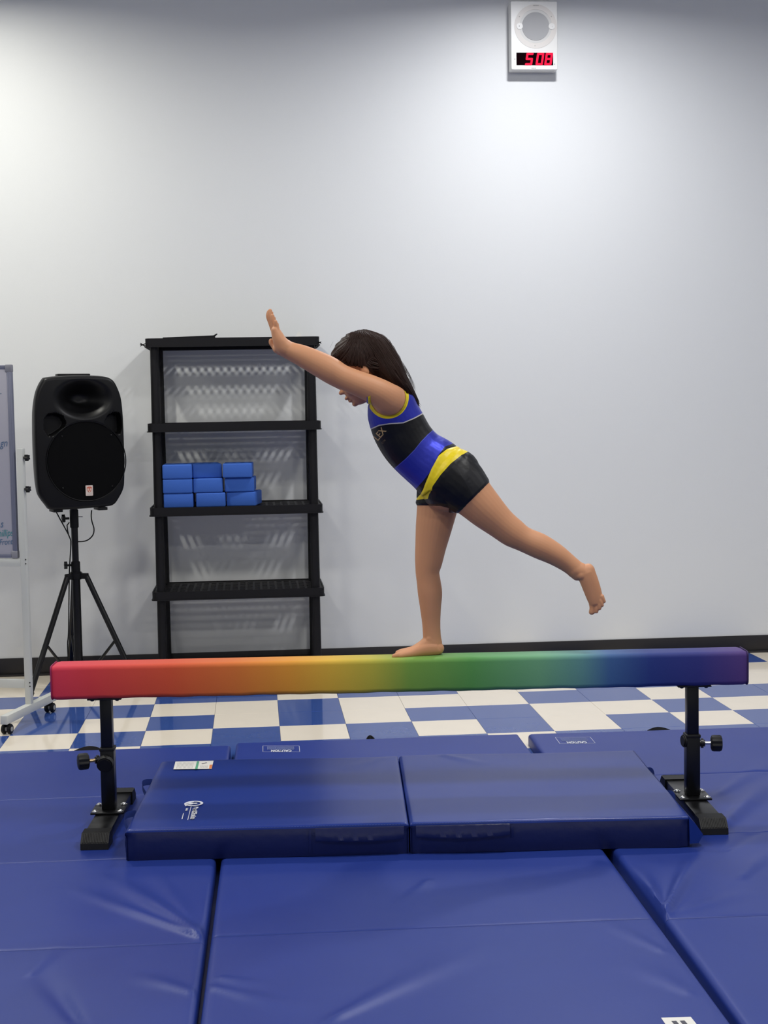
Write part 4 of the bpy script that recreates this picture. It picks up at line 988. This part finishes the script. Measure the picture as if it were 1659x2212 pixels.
def cloth_mat(name, base, layers, metal_col):
    """layers: (attribute, 'gt'/'lt'/'abs', threshold, colour, metallic)"""
    m = bpy.data.materials.new(name); m.use_nodes = True; nt = m.node_tree; b = nt.nodes['Principled BSDF']
    b.inputs['Roughness'].default_value = .42; b.inputs['Specular IOR Level'].default_value = .35; prev = None; pm = None
    def val(c): n = nt.nodes.new('ShaderNodeRGB'); n.outputs[0].default_value = (*c, 1); return n.outputs[0]
    prev = val(base[0]); vm = nt.nodes.new('ShaderNodeValue'); vm.outputs[0].default_value = base[1]; pm = vm.outputs[0]
    for at, op, th, c, me_ in layers:
        a = nt.nodes.new('ShaderNodeAttribute'); a.attribute_name = at; src = a.outputs['Fac']
        if op == 'abs': q = nt.nodes.new('ShaderNodeMath'); q.operation = 'ABSOLUTE'; nt.links.new(src, q.inputs[0]); src = q.outputs[0]
        g = nt.nodes.new('ShaderNodeMath'); g.operation = 'GREATER_THAN' if op == 'gt' else 'LESS_THAN'; nt.links.new(src, g.inputs[0]); g.inputs[1].default_value = th
        mx = nt.nodes.new('ShaderNodeMix'); mx.data_type = 'RGBA'; nt.links.new(g.outputs[0], mx.inputs[0]); nt.links.new(prev, mx.inputs[6]); nt.links.new(val(c), mx.inputs[7]); prev = mx.outputs[2]
        mm = nt.nodes.new('ShaderNodeMix'); nt.links.new(g.outputs[0], mm.inputs[0]); nt.links.new(pm, mm.inputs[2]); mm.inputs[3].default_value = me_; pm = mm.outputs[0]
    nt.links.new(prev, b.inputs['Base Color']); nt.links.new(pm, b.inputs['Metallic'])
    tc = nt.nodes.new('ShaderNodeTexCoord'); n = nt.nodes.new('ShaderNodeTexNoise'); n.inputs['Scale'].default_value = 28; n.inputs['Detail'].default_value = 2; nt.links.new(tc.outputs['Object'], n.inputs['Vector'])
    bp = nt.nodes.new('ShaderNodeBump'); bp.inputs['Strength'].default_value = .5; bp.inputs['Distance'].default_value = .004; nt.links.new(n.outputs[0], bp.inputs['Height']); nt.links.new(bp.outputs[0], b.inputs['Normal'])
    return m
BLU = (.035, .045, .42); BLK = (.0022, .0022, .0035); YEL = (.80, .62, .01); SIL = (.55, .52, .50)
SM = cloth_mat('leotard_fabric', (BLU, .45), [('l1', 'gt', 0, BLK, 0), ('l1', 'abs', 1.2, SIL, .2), ('l2', 'gt', 0, BLU, .55), ('l2', 'abs', .7, (.10, .12, .55), .5), ('l3', 'gt', 0, BLK, 0), ('arm', 'lt', 43.5, YEL, 0)], None)
PM = cloth_mat('shorts_fabric', (YEL, 0), [('l5', 'gt', 0, BLK, 0), ('pan', 'gt', 0, (.010, .010, .012), .0)], None)
body = link('body', BODY, SKIN, None, True); body.parent = gy; body.matrix_parent_inverse = GI
shirt = garment('leotard_top', mask_shirt, .0030, SM, 'blue and black leotard top with yellow armhole trim', {'l1': L1, 'l2': L2, 'l3': L3, 'arm': lambda x, y, d: np.where(np.abs(d) > 30, arm_r(x, y), 99)}, .0006)
shirt.parent = gy; shirt.matrix_parent_inverse = GI
shorts = garment('shorts', mask_shorts, .0050, PM, 'black shorts with a yellow waistband', {'l5': L5, 'pan': lambda x, y, d: np.minimum(poly_sd(x, y, [(983, 1005), (1000, 1035), (1018, 1065), (1028, 1090)]) * -1, poly_sd(x, y, [(983, 1010), (1056, 1025)]))}, .0009)
shorts.parent = gy; shorts.matrix_parent_inverse = GI
# gold lettering on the chest, laid on the cloth
bvh = BVHTree.FromPolygons([v.co[:] for v in shirt.data.vertices], [p.vertices[:] for p in shirt.data.polygons])
def letter_on(txt, px, py, angdeg, size, m, sx=1, shear=0):
    me = text_mesh(txt, size, size * .012, shear, 'CENTER'); bm = bmesh.new(); bm.from_mesh(me)
    bmesh.ops.triangulate(bm, faces=bm.faces[:]); bmesh.ops.subdivide_edges(bm, edges=bm.edges[:], cuts=1)
    a = math.radians(angdeg); ok = True
    for v in bm.verts:
        u, w_ = v.co.x * sx, v.co.y; X_ = px + u * math.cos(a) - w_ * math.sin(a) ; Y_ = py - (u * math.sin(a) + w_ * math.cos(a))
        d = ray(X_, Y_).normalized(); h = bvh.ray_cast(CAM, d)
        if h[0] is None: h = bvh.find_nearest(G(X_, Y_, -40))
        v.co = h[0] + h[1] * .0009
    bm.to_mesh(me); bm.free(); o = link('lettering', me, m, None); o.parent = shirt; return o
letter_on('LEX', 821, 938, 50, 20, GOLD, .85)
letter_on('GYM', 829, 954, 50, 6, mat('gold_dim', (.10, .075, .04), .5), .9)
# eyes
for d in (-17, 17):
    mb = MB(); c = HP(52.5, -14, d); mb.sph(c, 6.6 * S, 16); e = mb.build('eye', EYEW, None, True); e.parent = gy; e.matrix_parent_inverse = GI
    mb = MB(); mb.sph(HP(55.6, -16, d), 4.0 * S, 14); o = mb.build('iris', IRIS, None, True); o.parent = e
# hair
bmh = bmesh.new(); ell(bmh, -7, 3, 0, 70, 67, 59, 32)
_b = bmb; bmb = bmh
limb(bmh, [(757, 735, 0, 16, 36), (783, 735, 0, 22, 42), (806, 752, 0, 36, 54), (823, 776, 0, 37, 60), (837, 798, 0, 35, 66), (853, 820, 0, 28, 70), (869, 838, 0, 20.5, 62), (884, 856, 0, 14.5, 44), (898, 872, 0, 8, 24)], 5, 32)
limb(bmh, [(772, 730, 0, 9, 22), (786, 722, 0, 9.5, 26), (802, 728, 0, 10, 30)], 4, 20)
bmb = _b
HM = remesh(bmh, .004, 5, 'hair')
def head_ab(co):
    x, y, d = pxd(co); rx, ry = x - HC_.x, y - HC_.y; return rx * HF.x + ry * HF.y, rx * HU.x + ry * HU.y, d
def mask_hair(co):
    a, b_, d = head_ab(co); Lb = np.interp(b_, [-150, -60, -34, -26, -6, 4, 20, 40, 52, 60], [-34, -30, -18, -14, -13, 10, 36, 52, 75, 120]); return Lb - a
bm = bmesh.new(); bm.from_mesh(HM); v = mask_hair(get_co(HM)); bm.verts.ensure_lookup_table()
bmesh.ops.delete(bm, geom=[f for f in bm.faces if all(v[q.index] <= 0 for q in f.verts)], context='FACES')
HM2 = bpy.data.meshes.new('hair'); bm.to_mesh(HM2); bm.free()
co = get_co(HM2); v = mask_hair(co); rim = v < 0; co[rim] += np.array(HFw)[None] * (v[rim] * S)[:, None]
# combed grooves
nr = np.empty(len(HM2.vertices) * 3); HM2.vertices.foreach_get('normal', nr); nr = nr.reshape(-1, 3); x, y, d = pxd(co)
th_ = np.arctan2(y - 716, x - 778); gro = .0011 * np.sin(th_ * 46 + d * .12) + .0008 * np.sin(th_ * 91 + d * .25 + 1)
co += nr * gro[:, None]; HM2.vertices.foreach_set('co', co.ravel())
hair = link('hair', HM2, HAIR, None, True, 'long dark brown hair, half tied up'); hair.parent = gy; hair.matrix_parent_inverse = GI
hb = BVHTree.FromPolygons([v.co[:] for v in HM.vertices], [p.vertices[:] for p in HM.polygons])
strand = MB(); rs = random.Random(11)
def strand_path(pts, lift, r, n=12, stick=True):
    C_ = catmull(pts, 5); P_ = []
    for i, c in enumerate(C_):
        p = G(*c)
        if stick:
            h = hb.find_nearest(p); 
            if h[0] is not None: p = h[0] + h[1] * lift
        P_.append(p)
    N_ = len(P_); strand.tube(P_, [r * (.9 - .75 * (i / (N_ - 1)) ** 3) for i in range(N_)], 4)
for k in range(520):          # long hair falling from the tie to the shoulder blades
    q = rs.uniform(-1, 1); w1 = rs.uniform(-1, 1); dd = rs.choice((-1, 1)) * rs.uniform(.35, 1)
    strand_path([(782 + 10 * q, 716 + 4 * w1, dd * 20), (812 + 22 * q, 748 - 22 * q, dd * 70), (838 + 20 * q, 790 - 20 * q, dd * 78), (858 + 15 * q, 825 - 15 * q, dd * 74), (879 + 10 * q, 849 - 10 * q, dd * 52), (902 + 6 * q + rs.uniform(-8, 3), 876 - 3 * q + rs.uniform(-10, 3), dd * 14)], rs.uniform(-.0005, .0022), rs.uniform(.0007, .0013))
for k in range(330):          # hair combed back from the face and temples
    t = rs.random(); dd = rs.choice((-1, 1))
    sx_, sy_ = (706 + 80 * t, 766 + 32 * t + rs.uniform(-4, 4))
    strand_path([(sx_, sy_, dd * (30 + 55 * t)), (sx_ * .6 + 778 * .4 - 6 * (1 - t), sy_ * .6 + 716 * .4 - 8 * (1 - t), dd * 60), (778 + rs.uniform(-8, 8), 718 + rs.uniform(-3, 6), dd * rs.uniform(2, 25))], rs.uniform(-.0004, .0018), rs.uniform(.0006, .0012))
for k in range(260):          # behind the ear down to the shoulder
    t = rs.random(); dd = rs.choice((-1, 1))
    strand_path([(790 + 20 * t, 790 - 30 * t, dd * 70), (815 + 15 * t, 806 - 15 * t, dd * 70), (845, 834 - 8 * t, dd * 74), (872, 855 - 8 * t, dd * 55), (897 + rs.uniform(-8, 6), 874 + rs.uniform(-8, 5), dd * 20)], rs.uniform(0, .002), rs.uniform(.0006, .0012))
for k in range(46):           # flyaways
    q = rs.random(); dd = rs.uniform(-30, 30)
    a0 = (815 + 30 * q, 728 + 45 * q, dd); L = rs.uniform(.5, 1)
    strand_path([a0, (850 + 18 * q + rs.uniform(0, 8), 765 + 30 * q, dd), (872 + 14 * q + rs.uniform(0, 10), 800 + 30 * q, dd), (890 + rs.uniform(0, 10) , 835 + 20 * q * L, dd)], 0, .00028, stick=False)
for k in range(26):
    x = rs.uniform(712, 800); strand_path([(x, 735 + abs(x - 778) * .25, rs.uniform(-20, 20)), (x + 5, 722 + abs(x - 778) * .3, rs.uniform(-20, 20)), (x + rs.uniform(-6, 12), 714 + abs(x - 778) * .38 + rs.uniform(-3, 5), 0)], 0, .00026, stick=False)
for k in range(60):           # loose ends
    dd = rs.uniform(-16, 16); x = rs.uniform(-9, 4)
    strand_path([(880 + x, 845 + rs.uniform(-4, 8), dd), (893 + x, 862, dd), (905 + x + rs.uniform(-3, 3), 880 + rs.uniform(-8, 3), dd)], 0, .0009, stick=False)
so_ = strand.build('hair_strands', HAIR, None, True); so_['kind'] = 'stuff'; so_.parent = hair
